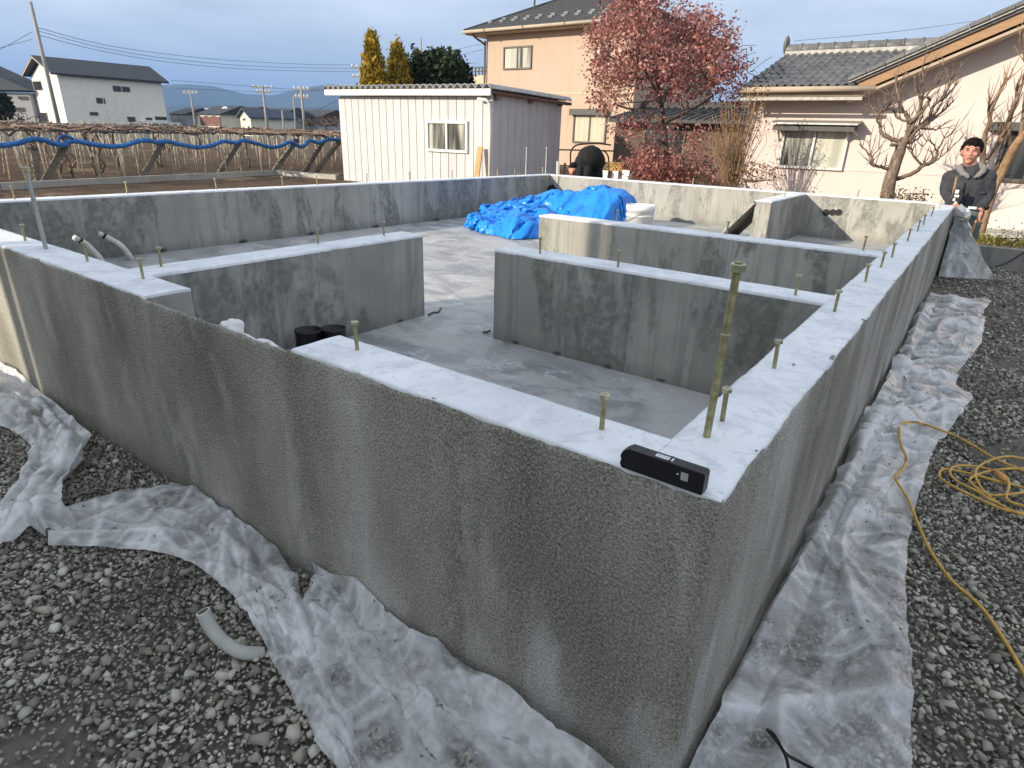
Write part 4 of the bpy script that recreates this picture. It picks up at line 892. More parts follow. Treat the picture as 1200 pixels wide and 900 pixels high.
# ------------------------------------------------------------------ house behind the viewer (throws the long shade over the near half of the plot)
def window(parent, o, u, v, w, h, frame, pane, fw=.05, cols=2, rows=1, proud=.05, inset=.03, sash_gap=True, nrm=None):
    """window at corner o (lower left), unit vectors u (right), v (up): frame part with pane sub-parts"""
    o, u, v = [np.asarray(a, float) for a in (o, u, v)]; n = np.cross(u, v) if nrm is None else np.asarray(nrm, float)
    mb = MB()
    mb.obox(o-n*inset, u*w, v*fw, n*(proud+inset)); mb.obox(o+v*(h-fw)-n*inset, u*w, v*fw, n*(proud+inset))
    mb.obox(o+v*fw-n*inset, u*fw, v*(h-2*fw), n*(proud+inset-.004)); mb.obox(o+u*(w-fw)+v*fw-n*inset, u*fw, v*(h-2*fw), n*(proud+inset-.004))
    iw, ih = w-2*fw, h-2*fw
    for c in range(1, cols): mb.obox(o+u*(fw+iw*c/cols-fw*.45)+v*(fw+.001)-n*inset, u*fw*.9, v*(ih-.002), n*(proud+inset-.012))
    for r in range(1, rows): mb.obox(o+v*(fw+ih*r/rows-fw*.2)+u*(fw+.001)-n*inset, v*fw*.4, u*(iw-.002), n*(proud+inset-.02))
    wo = mb.build('window', frame, parent, base=o)
    for c in range(cols):
        p = pane[c % len(pane)] if isinstance(pane, (list, tuple)) else pane
        MB().obox(o+u*(fw+iw*c/cols)+v*fw+n*.004*(1+c % 2), u*(iw/cols), v*ih, n*.006).build('pane', p, wo, base=o)
    return wo
bx0, bx1, by0, by1, bh = -5.47, .6, -10.4, -4.4, 5.05
hb_ = thing('neighbour_house', 'plain pale two storey house standing behind the viewer, outside the photo', 'house', ((bx0+bx1)/2, (by0+by1)/2, 0))
MB().box(bx0, bx1, by0, by1, -.1, bh-.2).build('wall', M['cream'], hb_); MB().box(bx0, bx1, by0, by1+.001, bh-.2, bh).build('roof', M['slate'], hb_)
for wx in (-4.6, -2.2):
    for wz in (.9, 3.2): window(hb_, (wx+1.6, by1+.002, wz), (-1, 0, 0), (0, 0, 1), 1.6, 1.1, M['alu'], M['pane_curtain'], .05)
tag(MB().tube([(-5.672, -4.62, -.1), (-5.672, -4.62, 4.9)], [.065, .062], 8).build('shade_pole', M['mast'], None, True, base=(-5.672, -4.62, 0)), 'plain pole added out of view beside the house to cast a strip of shade', 'pole')  # added unseen pole: leaves a lit sliver beside the house's shade

# ------------------------------------------------------------------ low garden wall, kerb of the field
gw = MB().box(.14, 6.5, 8.08, 8.20, -.3, .205).build('garden_wall', M['concrete'], None, base=(3, 8.14, -.3), bevel=.005); tag(gw, 'low plain concrete garden wall behind the gravel at the right edge', 'wall')
kp = [(-12.9, -9, 0), (-14.30, .5, 0), tuple(onz(0, 222, 0)), tuple(onz(160, 213, 0)), tuple(onz(323, 204.5, 0))]; kp = [np.array(p) for p in kp]
kp2 = [kp[-1], np.array([-13.30, 9.86, 0])]
kb = thing('field_kerb', 'low white concrete kerb round the vineyard soil', 'kerb', kp[2]); n_ = 0
for seq in (kp, kp2):
    for a, b in zip(seq[:-1], seq[1:]):
        L = np.linalg.norm(b-a); m = max(1, int(L/1.2)); t = (b-a)/L
        for k in range(m):
            MB().bar(a+t*(L*k/m+.004)+np.array([0, 0, .03]), a+t*(L*(k+1)/m-.004)+np.array([0, 0, .03]), .13, .17).build('kerb_stone', M['kerb'], kb, base=a+t*(L*k/m))

# ------------------------------------------------------------------ vineyard trellis
vr = np.random.default_rng(21)
fa, fb = onz(-60, 221, 0), onz(392, 200.5, 0); fdir = (fb-fa)/np.linalg.norm(fb-fa); fn = np.array([-fdir[1], fdir[0], 0]); fn = fn if fn[0] < 0 else -fn
TL = np.linalg.norm(fb-fa)
tr = thing('vine_trellis', 'vineyard trellis of many pale poles under bare vines and wires', 'trellis', fa)
pole_me = {}
def vpole(p, h, r, lean):
    key = round(r, 3)
    if key not in pole_me:
        me = MB().tube([(0, 0, 0), (0, 0, 1)], [r, r*.8], 6).mesh('pole', True); me.materials.append(M['pole']); pole_me[key] = me
    return put('pole', pole_me[key], tr, p, (lean[0], lean[1], 0), (1, 1, h))
ZT = 1.02
cnt = 0
for row in range(0, 13):
    off = .35+row*1.15+(.25 if row > 6 else 0)*row; ext = row*.9
    step = .62 if row < 3 else .85 if row < 7 else 1.3
    for s in np.arange(-1-ext*.6, TL+ext*1.2+1, step):
        p = fa+fdir*(s+vr.uniform(-.2, .2))+fn*(off+vr.uniform(-.3, .3)); q = proj(p+np.array([0, 0, .6]))
        if -15 < q[0] < 399 and q[2] > 0 and cnt < 290: vpole(p-np.array([0, 0, .03]), ZT+vr.uniform(-.06, .16),   .020 if row < 5 else .022, (vr.normal(0, .055), vr.normal(0, .055))); cnt += 1
back = MB()                            # the poles too far in to tell apart
for k in range(110):
    p = fa+fdir*vr.uniform(-12, TL+14)+fn*vr.uniform(17, 34); back.tube([p, p+np.array([vr.normal(0, .05), vr.normal(0, .05), 1.22])], .024, 4)
tag(back.build('pole', M['pole'], tr), kind='stuff')
# slanted braces of the front row
for (bx, by), (tx, ty) in (((50, 216), (74, 174)), ((166, 209), (189, 169)), ((256, 205), (279, 168)), ((320, 202), (347, 165)), ((357, 201), (378, 166)), ((371, 201), (396, 168)), ((-40, 222), (-15, 180)), ((45, 214), (39, 176))):
    b = onz(bx, by, 0); db = (b-CAM)@CF; t = at(tx, ty, db-.05)
    MB().bar(b, t, .115, .115, (1, 0, .2)).build('brace', M['brace'], tr, base=b)
    MB().lathe(t-np.array([0, 0, .04]), [(.0001, 0), (.085, .0), (.085, .10), (.0001, .1)], 8).build('binding', M['darksteel'], tr, base=t)
# rails, wires and the mat of pruned canes overhead
rl = MB()
for k in range(15):
    a = fa-fdir*8+fn*(k*1.5)+np.array([0, 0, ZT]); b = fb+fdir*9+fn*(k*1.5)+np.array([0, 0, ZT]); pts = [a+(b-a)*t+np.array([0, 0, vr.normal(0, .018)]) for t in np.linspace(0, 1, 26)]
    rl.tube(pts, .014 if k < 3 else .02, 5)
for k in range(16):
    a = fa+fdir*(TL*k/13-2)+np.array([0, 0, ZT+.01]); rl.tube([a, a+fn*12+np.array([0, 0, .02]), a+fn*26], .012, 4)
rl.build('wire_grid', M['wire'], tr)
cn = MB()
for k in range(620):
    dd = abs(vr.normal(0, 1))*9*vr.uniform(.1, 1); p = fa+fdir*vr.uniform(-6, TL+7)+fn*(.1+dd); a = vr.uniform(0, 2*pi); L = vr.uniform(.5, 2.0); d = np.array([cos(a), sin(a), 0]); pts = []
    for t in np.linspace(0, 1, 7): pts.append(p+d*L*t+np.array([vr.normal(0, .035), vr.normal(0, .035), ZT+.035+vr.normal(0, .045)]))
    r = vr.uniform(.010, .030); cn.tube(pts, [r, r, r*.95, r*.9, r*.8, r*.65, r*.4], 5)
tag(cn.build('cane', M['cane'], tr, True), kind='stuff')
for k in range(34):                     # old vine trunks climbing to the wires
    p = fa+fdir*vr.uniform(0, TL)+fn*vr.uniform(.8, 12); pts = [p]
    for z in np.linspace(.2, ZT+.05, 6): pts.append(p+np.array([vr.normal(0, .07), vr.normal(0, .07), z]))
    MB().tube(spline(pts, 3), .035, 6).build('vine_trunk', M['cane'], tr, True, base=p)
# rolled blue net along the front wires
nz = [(-30, 172), (0, 170.5), (20, 168), (36, 163.5), (50, 164), (62, 168), (75, 170), (80, 166.5), (90, 165.5), (108, 169), (128, 171.5), (146, 170.5), (160, 166), (172, 164.5), (185, 167), (195, 165.5), (212, 169.5), (232, 172.5), (248, 170.5), (262, 165.5), (276, 167.5), (285, 164.5), (300, 168), (318, 172.5), (330, 170.5), (340, 166.5), (352, 172), (358, 169.5), (363, 164.5), (374, 167.5), (384, 163.5), (398, 164)]
pts = []
for px, py in nz:
    b = None; d = _ray(px, py); nrm = np.array([fn[0], fn[1], 0]); t = ((fa-fn*.12-CAM)@nrm)/(d@nrm); pts.append(CAM+d*t)
sp_ = spline(pts, 7); rad = [.044+.012*mnoise.noise((i*.35, 0, 0))+.006*(i % 3) for i in range(len(sp_))]
bn = thing('blue_net_roll', 'rolled blue netting sagging between the front posts of the trellis', 'netting', sp_[0]); MB().tube(sp_, rad, 9).build('net', M['bluenet'], bn, True)
for k in (8, 26):                      # loose tails hanging at the ties
    q = pts[k]; MB().tube(spline([q, q+np.array([.02, -.18, .10]), q+np.array([0, -.30, .06]), q+np.array([0, -.34, -.04])], 5), [.03]*16, 6).build('net_tail', M['bluenet'], bn, True)

# ------------------------------------------------------------------ shed
SY, SX0, SX1, SY1 = 9.9, -13.1, -8.30, 12.55
zL, zR = ony(381, 111.5, SY-.15)[2], ony(581, 111.5, SY-.15)[2]; zB = onx(662, 113.5, SX1+.1)[2]
sh = thing('storage_shed', 'pale ribbed steel shed with a corrugated edge roof and one window', 'shed', ((SX0+SX1)/2, (SY+SY1)/2, 0))
zt = min(zL, zR)+.02
MB().box(SX0+.03, SX1-.03, SY+.03, SY1, -.05, zt).build('core', M['seam'], sh)
sxs = np.linspace(SX0, SX1, 21)
for a, b in zip(sxs[:-1], sxs[1:]): MB().prism([(a+.002, SY+.03, -.02), (a+.010, SY, -.02), (b-.010, SY, -.02), (b-.002, SY+.03, -.02)], (0, 0, zt+.0)).build('wall_panel', M['shedwall'], sh, base=(a, SY, 0))
sys_ = np.linspace(SY+.03, SY1, 11)
for a, b in zip(sys_[:-1], sys_[1:]): MB().prism([(SX1-.03, a+.002, -.02), (SX1, a+.010, -.02), (SX1, b-.010, -.02), (SX1-.03, b-.002, -.02)], (0, 0, zt+.02)).build('wall_panel', M['shedwall'], sh, base=(SX1, a, 0))
MB().box(SX1-.028, SX1+.012, SY-.012, SY+.029, -.02, zt).build('corner_trim', M['shedtrim'], sh)
wz0 = ony(502, 177, SY)[2]; wz1 = ony(502, 141, SY)[2]; wx0 = ony(501, 160, SY)[0]; wx1 = ony(549, 160, SY)[0]
window(sh, (wx0, SY-.004, wz0), (1, 0, 0), (0, 0, 1), wx1-wx0, wz1-wz0, M['shedtrim'], M['pane_mixed'], .055, 2, 1, .05, .02, nrm=(0, -1, 0))
# roof: sheet with a wavy front edge, falls a little to the rear
nx = 30*8; rx = np.linspace(SX0-.28, SX1+.12, nx+1); ph = (rx-rx[0])/(rx[-1]-rx[0])*27*2*pi; wv = .085*np.abs(np.sin(ph/2))**1.2
zx = lambda x: zL+(zR-zL)*(x-SX0)/(SX1-SX0)
R_ = []
for yy, dz in ((SY-.22, .13), (SY+.9, .11), (SY1+.25, .06)): R_.append(np.c_[rx, np.full(nx+1, yy), zx(rx)+dz+wv])
rf = MB().grid(np.array(R_)); lo_ = np.array(R_).copy(); lo_[..., 2] -= .012; rf.grid(lo_[:, ::-1]); rf.grid(np.array([R_[0], lo_[0]])[:, ::-1])
rf.build('roof', M['shedroof'], sh, True)
# fascia below the wave and timber ends on the side
MB().obox((SX0-.27, SY-.19, zx(SX0-.27)-.005), (SX1-SX0+.37, 0, zx(SX1+.1)-zx(SX0-.27)), (0, .05, 0), (0, 0, .125)).build('fascia', M['shedtrim'], sh)
MB().obox((SX1-.02, SY-.15, zx(SX1)+.03), (0, SY1-SY+.4, -.07), (.13, 0, 0), (0, 0, .06)).build('verge_board', M['brown'], sh)
for yy in (SY+.05, SY+1.25, SY+2.45): MB().box(SX1-.3, SX1+.085, yy, yy+.10, zx(SX1)-.075, zx(SX1)+.028).build('purlin_end', M['bark'], sh, base=(SX1, yy, zx(SX1)))
gp = [ony(568, 117, SY-.1), ony(570, 119, SY-.05), ony(573, 122, SY-.05), ony(574, 200, SY-.05)]
MB().tube([ony(560, 116, SY-.12), ony(570, 117, SY-.12), ony(574, 122, SY-.06), ony(574.5, 150, SY-.06), (ony(574.5, 150, SY-.06)[0], SY-.06, 0)], .032, 8).build('downpipe', M['shedtrim'], sh, True)
# plank and block stack by the shed
pk0, pk1 = ony(556, 207, SY-.35), ony(563, 172, SY-.12)
tag(MB().bar(np.array([pk0[0], SY-.35, 0.0]), pk1, .13, .03, (0, -1, .1)).build('plank', M['plank'], None, base=(pk0[0], SY-.35, 0)), 'orange sawn plank leaning against the front of the steel shed', 'plank')
bs = ony(548, 203, SY-.3)
bl = thing('block_stack', 'grey concrete blocks stacked at the right end of the shed front', 'blocks', (bs[0], SY-.2, 0))
for k in range(5):
    for r in range(2): MB().box(bs[0]-.35+k*.3, bs[0]-.06+k*.3, SY-.24, SY-.08, .01+r*.14, .145+r*.14).build('block', M['block'], bl, base=(bs[0]-.35+k*.3, SY-.2, r*.14), bevel=.006)

# ------------------------------------------------------------------ tan house
def rect_panel(): pass
TY = 22.9; TE = 5.2
tx0 = ony(570, 80, TY)[0]; tx1 = ony(742, 120, TY)[0]
te = onz(868, 58, TE); ty1 = te[1]-.6
th = thing('tan_house', 'two storey tan house with a dark hipped roof and snow guards', 'house', ((tx0+tx1)/2, TY+3, -.2))
MB().box(tx0, tx1, TY, ty1, -.3, TE-.05).build('wall', M['tan'], th)
MB().box(tx0-.006, tx1+.012, TY-.012, ty1+.01, ony(650, 110, TY)[2]-.02, ony(650, 110, TY)[2]+.05).build('belt_course', M['tan2'], th)
ov = .62; ex0, ex1, ey0, ey1 = tx0-.8, tx1+ov, TY-ov, ty1+ov
MB().box(ex0+.05, ex1-.05, ey0+.05, ey1-.05, TE-.06, TE+.02).build('soffit', M['soffit'], th)
hw_ = (ex1-ex0)/2; rise = hw_*.47; L_ = ey1-ey0
if L_ > 2*hw_: rp = [((ex0+ex1)/2, ey0+hw_), ((ex0+ex1)/2, ey1-hw_)]
else: rp = [((ex0+ex1)/2, (ey0+ey1)/2-.05), ((ex0+ex1)/2, (ey0+ey1)/2+.05)]
zr = TE+.12+rise
rfm = MB(); e_ = [(ex0, ey0), (ex1, ey0), (ex1, ey1), (ex0, ey1)]
rfm.add([(x, y, TE+.10) for x, y in e_]+[(x, y, zr) for x, y in rp]+[(x, y, TE+.03) for x, y in e_], [(0, 1, 4), (1, 2, 5, 4), (2, 3, 5), (3, 0, 4, 5), (6, 7, 1, 0), (7, 8, 2, 1), (8, 9, 3, 2), (9, 6, 0, 3), (9, 8, 7, 6)])
ro = rfm.build('roof', M['slate'], th)
# courses of slates as thin laps on the front and right slopes
lap = MB(); nC = 22
for k in range(1, nC):
    f = k/nC; A = np.array([ex0, ey0, TE+.10])*(1-f)+np.array([*rp[0], zr])*f; B = np.array([ex1, ey0, TE+.10])*(1-f)+np.array([*rp[0], zr])*f; lap.obox(A+np.array([0, -.012, -.004]), B-A, (0, .05, .02), (0, -.008, .014))
    C_ = np.array([ex1, ey1, TE+.10])*(1-f)+np.array([*rp[1], zr])*f; lap.obox(B+np.array([.012, 0, -.004]), C_-B, (-.05, 0, .02), (.008, 0, .014))
lap.build('slate_course', M['slate'], ro)
for k in range(4):
    a, b = [(np.array([*e_[k], TE+.11])), np.array([*(rp[0] if k < 2 else rp[1]), zr+.01])]; MB().bar(a, b, .16, .06).build('hip_cap', M['slate'], ro, base=a)
nrm_f = np.array([0, -rise, hw_])/np.linalg.norm([rise, hw_])
sg = MB().box(-.09, .09, -.05, .03, 0, .07).mesh('snow_guard'); sg.materials.append(M['galv'])
for r, f0 in enumerate((.15, .21)):
    for k in range(13):
        f = f0; x = ex0+hw_*f+(k+.5+.5*r)*.62
        if x < ex1-hw_*f: put('snow_guard', sg, ro, (x, ey0+(rp[0][1]-ey0)*f, TE+.10+rise*f+.01), (math.atan2(rise, rp[0][1]-ey0), 0, 0))
gt = MB()
gt.tube([(ex0-.02, ey0-.05, TE+.03), (ex1+.02, ey0-.05, TE+.03)], .065, 8); gt.tube([(ex1+.05, ey0, TE+.03), (ex1+.05, ey1, TE+.03)], .065, 8)
gt.build('gutter', M['soffit'], th, True)
for k in range(5): MB().box(ex0+1.2+k*2.0, ex0+1.24+k*2.0, ey0-.125, ey0-.02, TE-.05, TE+.10).build('gutter_strap', M['brown'], th, base=(ex0+1.2+k*2, ey0, TE))
MB().tube(spline([(ex0+.5, ey0-.02, TE-.02), (ex0+.55, ey0+.15, TE-.18), (tx0-.03, TY-.10, TE-.42), (tx0-.03, TY-.08, TE-.7), (tx0-.03, TY-.08, -.2)], 5), .045, 8).build('downpipe', M['brown'], th, True)
MB().tube([(ex0+2.3, ey0+2.0, TE+.7), (ex0+2.3, ey0+2.0, TE+1.75)], .04, 6).build('roof_pipe', M['darksteel'], th)
def pxwin(parent, pl, y, x0, y0, x1, y1, frame, pane, **k):
    a, b = ony(x0, y1, y), ony(x1, y0, y); return window(parent, (a[0], y, a[2]), (1, 0, 0), (0, 0, 1), b[0]-a[0], b[2]-a[2], frame, pane, nrm=(0, -1, 0), **k)
pxwin(th, None, TY, 590, 53, 624, 82, M['bronze'], [M['pane_curtain'], M['pane_mixed']], fw=.06, proud=.06)
pxwin(th, None, TY, 671, 134, 712, 167, M['bronze'], [M['pane_paper'], M['pane_paper']], fw=.06, proud=.06)
a, b = ony(670, 135, TY), ony(714, 128, TY); MB().box(a[0], b[0], TY-.22, TY, a[2], b[2]).build('shutter_box', M['shutter'], th, bevel=.01)
pxwin(th, None, TY, 697, 48, 716, 70, M['bronze'], M['pane_curtain'], fw=.06, cols=1)
for zz in (3.4, 1.0):
    o_ = window(th, (tx1, TY+2.2, zz), (0, 1, 0), (0, 0, 1), 1.6, 1.1, M['bronze'], M['pane_dark'], .06, 2, 1, .06, .03, nrm=(1, 0, 0))
# balcony on the left flank
bp0, bp1 = ony(551, 104, TY+2.2), ony(568, 88, TY+2.2)
MB().box(bp0[0], tx0-.003, TY+2.2, TY+4, -.2, bp1[2]).build('balcony', M['tan2'], th)
brl = MB(); zb = bp1[2]
for dz in (.18, .34): brl.bar((bp0[0]+.1, TY+2.25, zb+dz), (tx0, TY+2.25, zb+dz), .05, .05)
for k in range(4): brl.bar((bp0[0]+.08+k*.22, TY+2.25, zb-.01), (bp0[0]+.08+k*.22, TY+2.25, zb+.37), .05, .05, (0, 1, 0))
brl.build('balcony_rail', M['darksteel'], th)

# ------------------------------------------------------------------ pink house
PY = 14.0; pz0 = -.35
ez = ony(945, 112, PY)[2]
px0 = ony(872, 160, PY)[0]; px1 = 7.2
ph_ = thing('pink_house', 'pale pink single storey house with a grey tiled roof and honey bargeboard', 'house', ((px0+px1)/2, PY+2, pz0))
vb = [ony(985, 121, PY-.5), ony(1200, 31, PY-.5)]; slp = (vb[1][2]-vb[0][2])/(vb[1][0]-vb[0][0])
gx0 = vb[0][0]; apex = px1+.8; za = vb[0][2]+slp*(apex-gx0); wtop = lambda x: vb[0][2]+slp*(x-gx0)-.02
wpoly = [(px0, PY, pz0), (px1+3, PY, pz0), (px1+3, PY, wtop(px1)), (apex, PY, wtop(apex)), (gx0+.1, PY, max(ez, wtop(gx0+.1))), (gx0+.09, PY, ez), (px0, PY, ez)]
MB().prism(wpoly, (0, 7, 0)).build('wall', M['pink'], ph_)
MB().box(px0-.01, px1+3, PY-.025, PY-.001, pz0, ony(1100, 240, PY)[2]*0+pz0+.22).build('plinth', M['kerb'], ph_)
MB().box(px0+.0, ony(1120, 160, PY)[0], PY-.012, PY-.0005, ony(1085, 205, PY)[2], ony(1085, 205, PY)[2]+.03).build('belt_line', M['pink'], ph_)
# low wing roof facing the viewer: tiles laid one by one
e0 = ony(872, 103, PY-.75); e1 = ony(1006, 103, PY-.75); rg0, rg1 = at(905, 63, 17.6), at(1100, 54, 16.4)
ez_ = e0[2]; ry = PY+2.1; r0_ = ony(903, 66, ry); rz = r0_[2]
slopev = np.array([0, ry-(PY-.75), rz-ez_]); SLl = np.linalg.norm(slopev); su = slopev/SLl; sn = np.cross(np.array([1., 0, 0]), su)
xl, xr = e0[0], e1[0]+2.6
wing = MB().prism([(xl, PY-.75, ez_-.06), (xl, PY-.75, ez_), (xl, ry, rz), (xl, ry+3.2, ez_), (xl, ry+3.2, ez_-.06)], (gx0+.25-xl, 0, 0)); ys_ = PY+.02; zs_ = ez_+(ys_-PY+.75)*slopev[2]/slopev[1]; wing.prism([(gx0+.251, ys_, ez_-.06), (gx0+.251, ys_, zs_), (gx0+.251, ry, rz), (gx0+.251, ry+3.2, ez_), (gx0+.251, ry+3.2, ez_-.06)], (xr-gx0-.251, 0, 0)); wr = wing.build('roof', M['kawara'], ph_)
ncol, nrow = 30, 9; tw, tl = (xr-xl)/ncol, SLl/nrow
tv = []
for t in np.linspace(0, 1, 9): tv.append((t, .035*max(0, cos((t-.15)*pi*1.5))**2+.028*(max(0, cos((t-1.15)*pi*1.5))**2 if t > .75 else 0)-.006*sin(t*pi)))
tmb = MB(); P_ = []
for (s, dz) in ((0, .045), (1.08, .012)): P_.append([(t*tw, s*tl, z+dz) for t, z in tv])
tmb.grid(np.array(P_)[:, ::-1] if False else np.array(P_)); 
tmb.add([(t*tw, 0, z+.045) for t, z in tv]+[(t*tw, 0, z+.015) for t, z in tv], [(i, i+9, i+10, i+1) for i in range(8)])
tme = tmb.mesh('tile', True); tme.materials.append(M['kawara'])
basis = Matrix(((1, su[0], sn[0]), (0, su[1], sn[1]), (0, su[2], sn[2])))
if sn[2] < 0: basis = Matrix(((1, su[0], -sn[0]), (0, su[1], -sn[1]), (0, su[2], -sn[2])))
eul = basis.to_euler(); ntile = 0
for r in range(nrow):
    for c in range(ncol):
        p = np.array([xl+c*tw, PY-.75-.02, ez_+.006])+su*tl*r
        if p[0]+tw > gx0+.26 and p[1] < PY-.02: continue
        put('tile', tme, wr, p+np.array([0, 0, .0]), (eul[0]+random.gauss(0, .012), eul[1], eul[2])); ntile += 1
# ridge: white plaster bed with ridge tiles on it
MB().box(xl-.05, xr, ry-.14, ry+.14, rz-.04, rz+.075).build('ridge_bed', M['plaster'], wr)
rtm = MB().lathe((0, 0, 0), [(.12, 0), (.12, .30), (.135, .30), (.135, .345), (.0001, .345)], 12).mesh('ridge_tile', True); rtm.materials.append(M['kawara'])
for k in range(int((xr-xl)/.34)): put('ridge_tile', rtm, wr, (xl-.05+k*.345, ry, rz+.11), (0, radians(90), 0))
MB().ell((xl-.08, ry, rz+.22), (.06, .16, .2), 10, 8).build('ridge_end_tile', M['kawara'], wr, True)
MB().box(xl-.02, e1[0]+.1, PY-.70, PY-.01, ez_-.16, ez_-.065).build('soffit', M['soffit'], ph_)
MB().tube([(xl-.1, PY-.82, ez_-.045), (e1[0]+.3, PY-.82, ez_-.045)], .055, 10).build('gutter', M['soffit'], ph_, True)
MB().box(xl-.1, e1[0]+.1, PY-.74, PY-.70, ez_-.235, ez_-.175).build('eave_board', M['plaster'], ph_)
# gable verge: bargeboard, white under edge and verge tiles
va = np.array([gx0+.10, PY-.62, vb[0][2]+slp*.10]); vend = np.array([apex, PY-.62, za]); vd = vend-va
MB().obox(va+np.array([0, 0, .06]), vd, (0, .05, 0), (0, 0, .18)).build('bargeboard', M['barge'], ph_); MB().obox(va+np.array([0, .051, -.03]), vd, (0, .56, 0), (0, 0, .05)).build('verge_soffit', M['soffit'], ph_)
gr_ = MB().obox(va+np.array([0, -.05, .24]), vd, (0, 7.6, 0), (0, 0, .05)); gro = gr_.build('gable_roof', M['kawara'], ph_)
vt = MB().box(0, .30, -.10, .22, .0, .06).mesh('verge_tile'); vt.materials.append(M['kawara']); ang = -math.atan2(vd[2], vd[0])
vt2 = MB().box(0, .30, -.06, .16, -.035, .0).mesh('verge_plaster'); vt2.materials.append(M['plaster'])
for k in range(int(np.linalg.norm(vd)/.31)):
    p = va+vd/np.linalg.norm(vd)*(k*.31)+np.array([0, -.04, .29]); put('verge_tile', vt, gro, p+np.array([0, 0, .042]), (0, ang, 0)); put('verge_plaster', vt2, gro, p+np.array([0, 0, .038]), (0, ang, 0))
# windows and awning
pxwin(ph_, None, PY, 911, 149, 998, 196, M['alu'], [M['pane_mixed'], M['pane_curtain']], fw=.05, proud=.07, rows=1)
a, b = ony(908, 147, PY), ony(1011, 140, PY); aw = MB().obox((a[0], PY-.42, a[2]+.02), (b[0]-a[0], 0, 0), (0, .42, .06), (0, 0, .035)); aw.build('awning', M['galv'], ph_)
MB().obox((a[0]+.06, PY-.36, a[2]-.10), (b[0]-a[0]-.12, 0, 0), (0, .36, .05), (0, 0, .09)).build('awning_box', M['shutter'], ph_)
for x in (a[0]+.15, b[0]-.18): MB().bar((x, PY-.35, a[2]), (x, PY-.01, a[2]-.3), .03, .03).build('bracket', M['galv'], ph_, base=(x, PY, a[2]))
w2 = pxwin(ph_, None, PY, 1160, 152, 1262, 212, M['bronze'], [M['pane_dark'], M['pane_dark']], fw=.06, proud=.06)
a2, b2 = ony(1158, 153, PY), ony(1265, 147, PY); MB().box(a2[0], b2[0], PY-.20, PY-.001, a2[2], a2[2]+.14).build('shutter_box', M['shutter'], ph_)
MB().box(ony(1150, 262, PY)[0]-.2, 4.6, PY-.75, PY-.03, pz0, pz0+.20).build('step', M['kerb'], ph_)

# low house between the two, with shade put into its dark wall colour
RY = 21.5; a, b = ony(735, 150, RY), ony(915, 150, RY); e_z = ony(830, 141, RY)[2]; r_z = ony(830, 127, RY+2.2)[2]
rh_ = thing('low_house', 'dark low tiled house in shade between the tan house and the pink house', 'house', ((a[0]+b[0])/2, RY, -.3))
lx0, lx1 = tx1+.06, b[0]+2
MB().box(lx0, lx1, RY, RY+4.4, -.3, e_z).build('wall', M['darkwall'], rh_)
lrf = MB().prism([(lx0, RY-.6, e_z-.12), (lx0, RY-.6, e_z), (lx0, RY+2.2, r_z), (lx0, RY+5, e_z), (lx0, RY+5, e_z-.12)], (lx1-lx0+.3, 0, 0)).build('roof', M['slate'], rh_)
for k in range(int((lx1-lx0)/.27)): MB().tube([(lx0+.1+k*.27, RY-.62, e_z+.02), (lx0+.1+k*.27, RY+2.2, r_z+.02)], .05, 6).build('tile_row', M['slate'], lrf, True, base=(lx0+.1+k*.27, RY, e_z))
MB().box(lx0, lx1+.3, RY+2.05, RY+2.35, r_z-.02, r_z+.22).build('ridge', M['slate'], lrf)
window(rh_, (lx0+1.2, RY-.003, .7), (1, 0, 0), (0, 0, 1), 1.6, 1.1, M['bronze'], M['pane_dark'], .06, 2, 1, .05, .02, nrm=(0, -1, 0))

# ------------------------------------------------------------------ far houses
def far_house(name, label, x0, x1, yb, ye, yr, d, wallm, roofm, gable='side', wins=(), deep=5.0, group='houses beyond the vineyard', extra=None):
    """front wall seen between photo columns x0..x1; ye eave row, yr ridge row, yb foot row, at distance d"""
    A, B = at(x0, ye, d), at(x1, ye, d); y = (A[1]+B[1])/2; A, B = ony(x0, ye, y), ony(x1, ye, y); z0 = -.4; ze = (A[2]+B[2])/2; zr = ony((x0+x1)/2, yr, y)[2]
    t = thing(name, label, 'house', ((A[0]+B[0])/2, y, z0), group); X0, X1 = A[0], B[0]; o = .35
    MB().box(X0, X1, y, y+deep, z0, ze).build('wall', wallm, t)
    if gable == 'front':
        xm = (X0+X1)/2; MB().prism([(X0, y, ze), (X1, y, ze), (xm, y, zr-.15)], (0, deep, 0)).build('gable_wall', wallm, t)
        for s, xa in ((-1, X0-o), (1, X1+o)):
            za_ = ze-(zr-ze)*o/(xm-X0); P = [(xa, y-o, za_), (xm, y-o, zr), (xm, y-o, zr+.18), (xa, y-o, za_+.18)]; MB().prism(P, (0, deep+2*o, 0)).build('roof', roofm, t)
    else:
        ym = y+deep/2; MB().prism([(X0-o, y-o, ze-.06), (X0-o, ym, zr), (X0-o, y+deep+o, ze-.06)], (X1-X0+2*o, 0, 0)).build('roof', roofm, t)
        MB().prism([(X0, y+.01, ze), (X0, ym, zr-.25), (X0, y+deep-.01, ze)], (-.05, 0, 0)).build('gable_wall', wallm, t)
    for (wx0, wy0, wx1, wy1, pm) in wins:
        a, b = ony(wx0, wy1, y), ony(wx1, wy0, y); window(t, (a[0], y, a[2]), (1, 0, 0), (0, 0, 1), b[0]-a[0], b[2]-a[2], M['alu'], pm, .08, 2 if wx1-wx0 > 4 else 1, 1, .06, .03, nrm=(0, -1, 0))
    if extra: extra(t, y, ze, zr)
    return t
PD = M['pane_dark']
far_house('far_house', 'distant dark roofed house half hidden at the right end of the big white house', 199, 217, 150, 133, 125.5, 88, M['greywall'], M['slate2'], 'side', [(203, 136, 208, 139, PD), (211, 136, 215, 139, PD)])
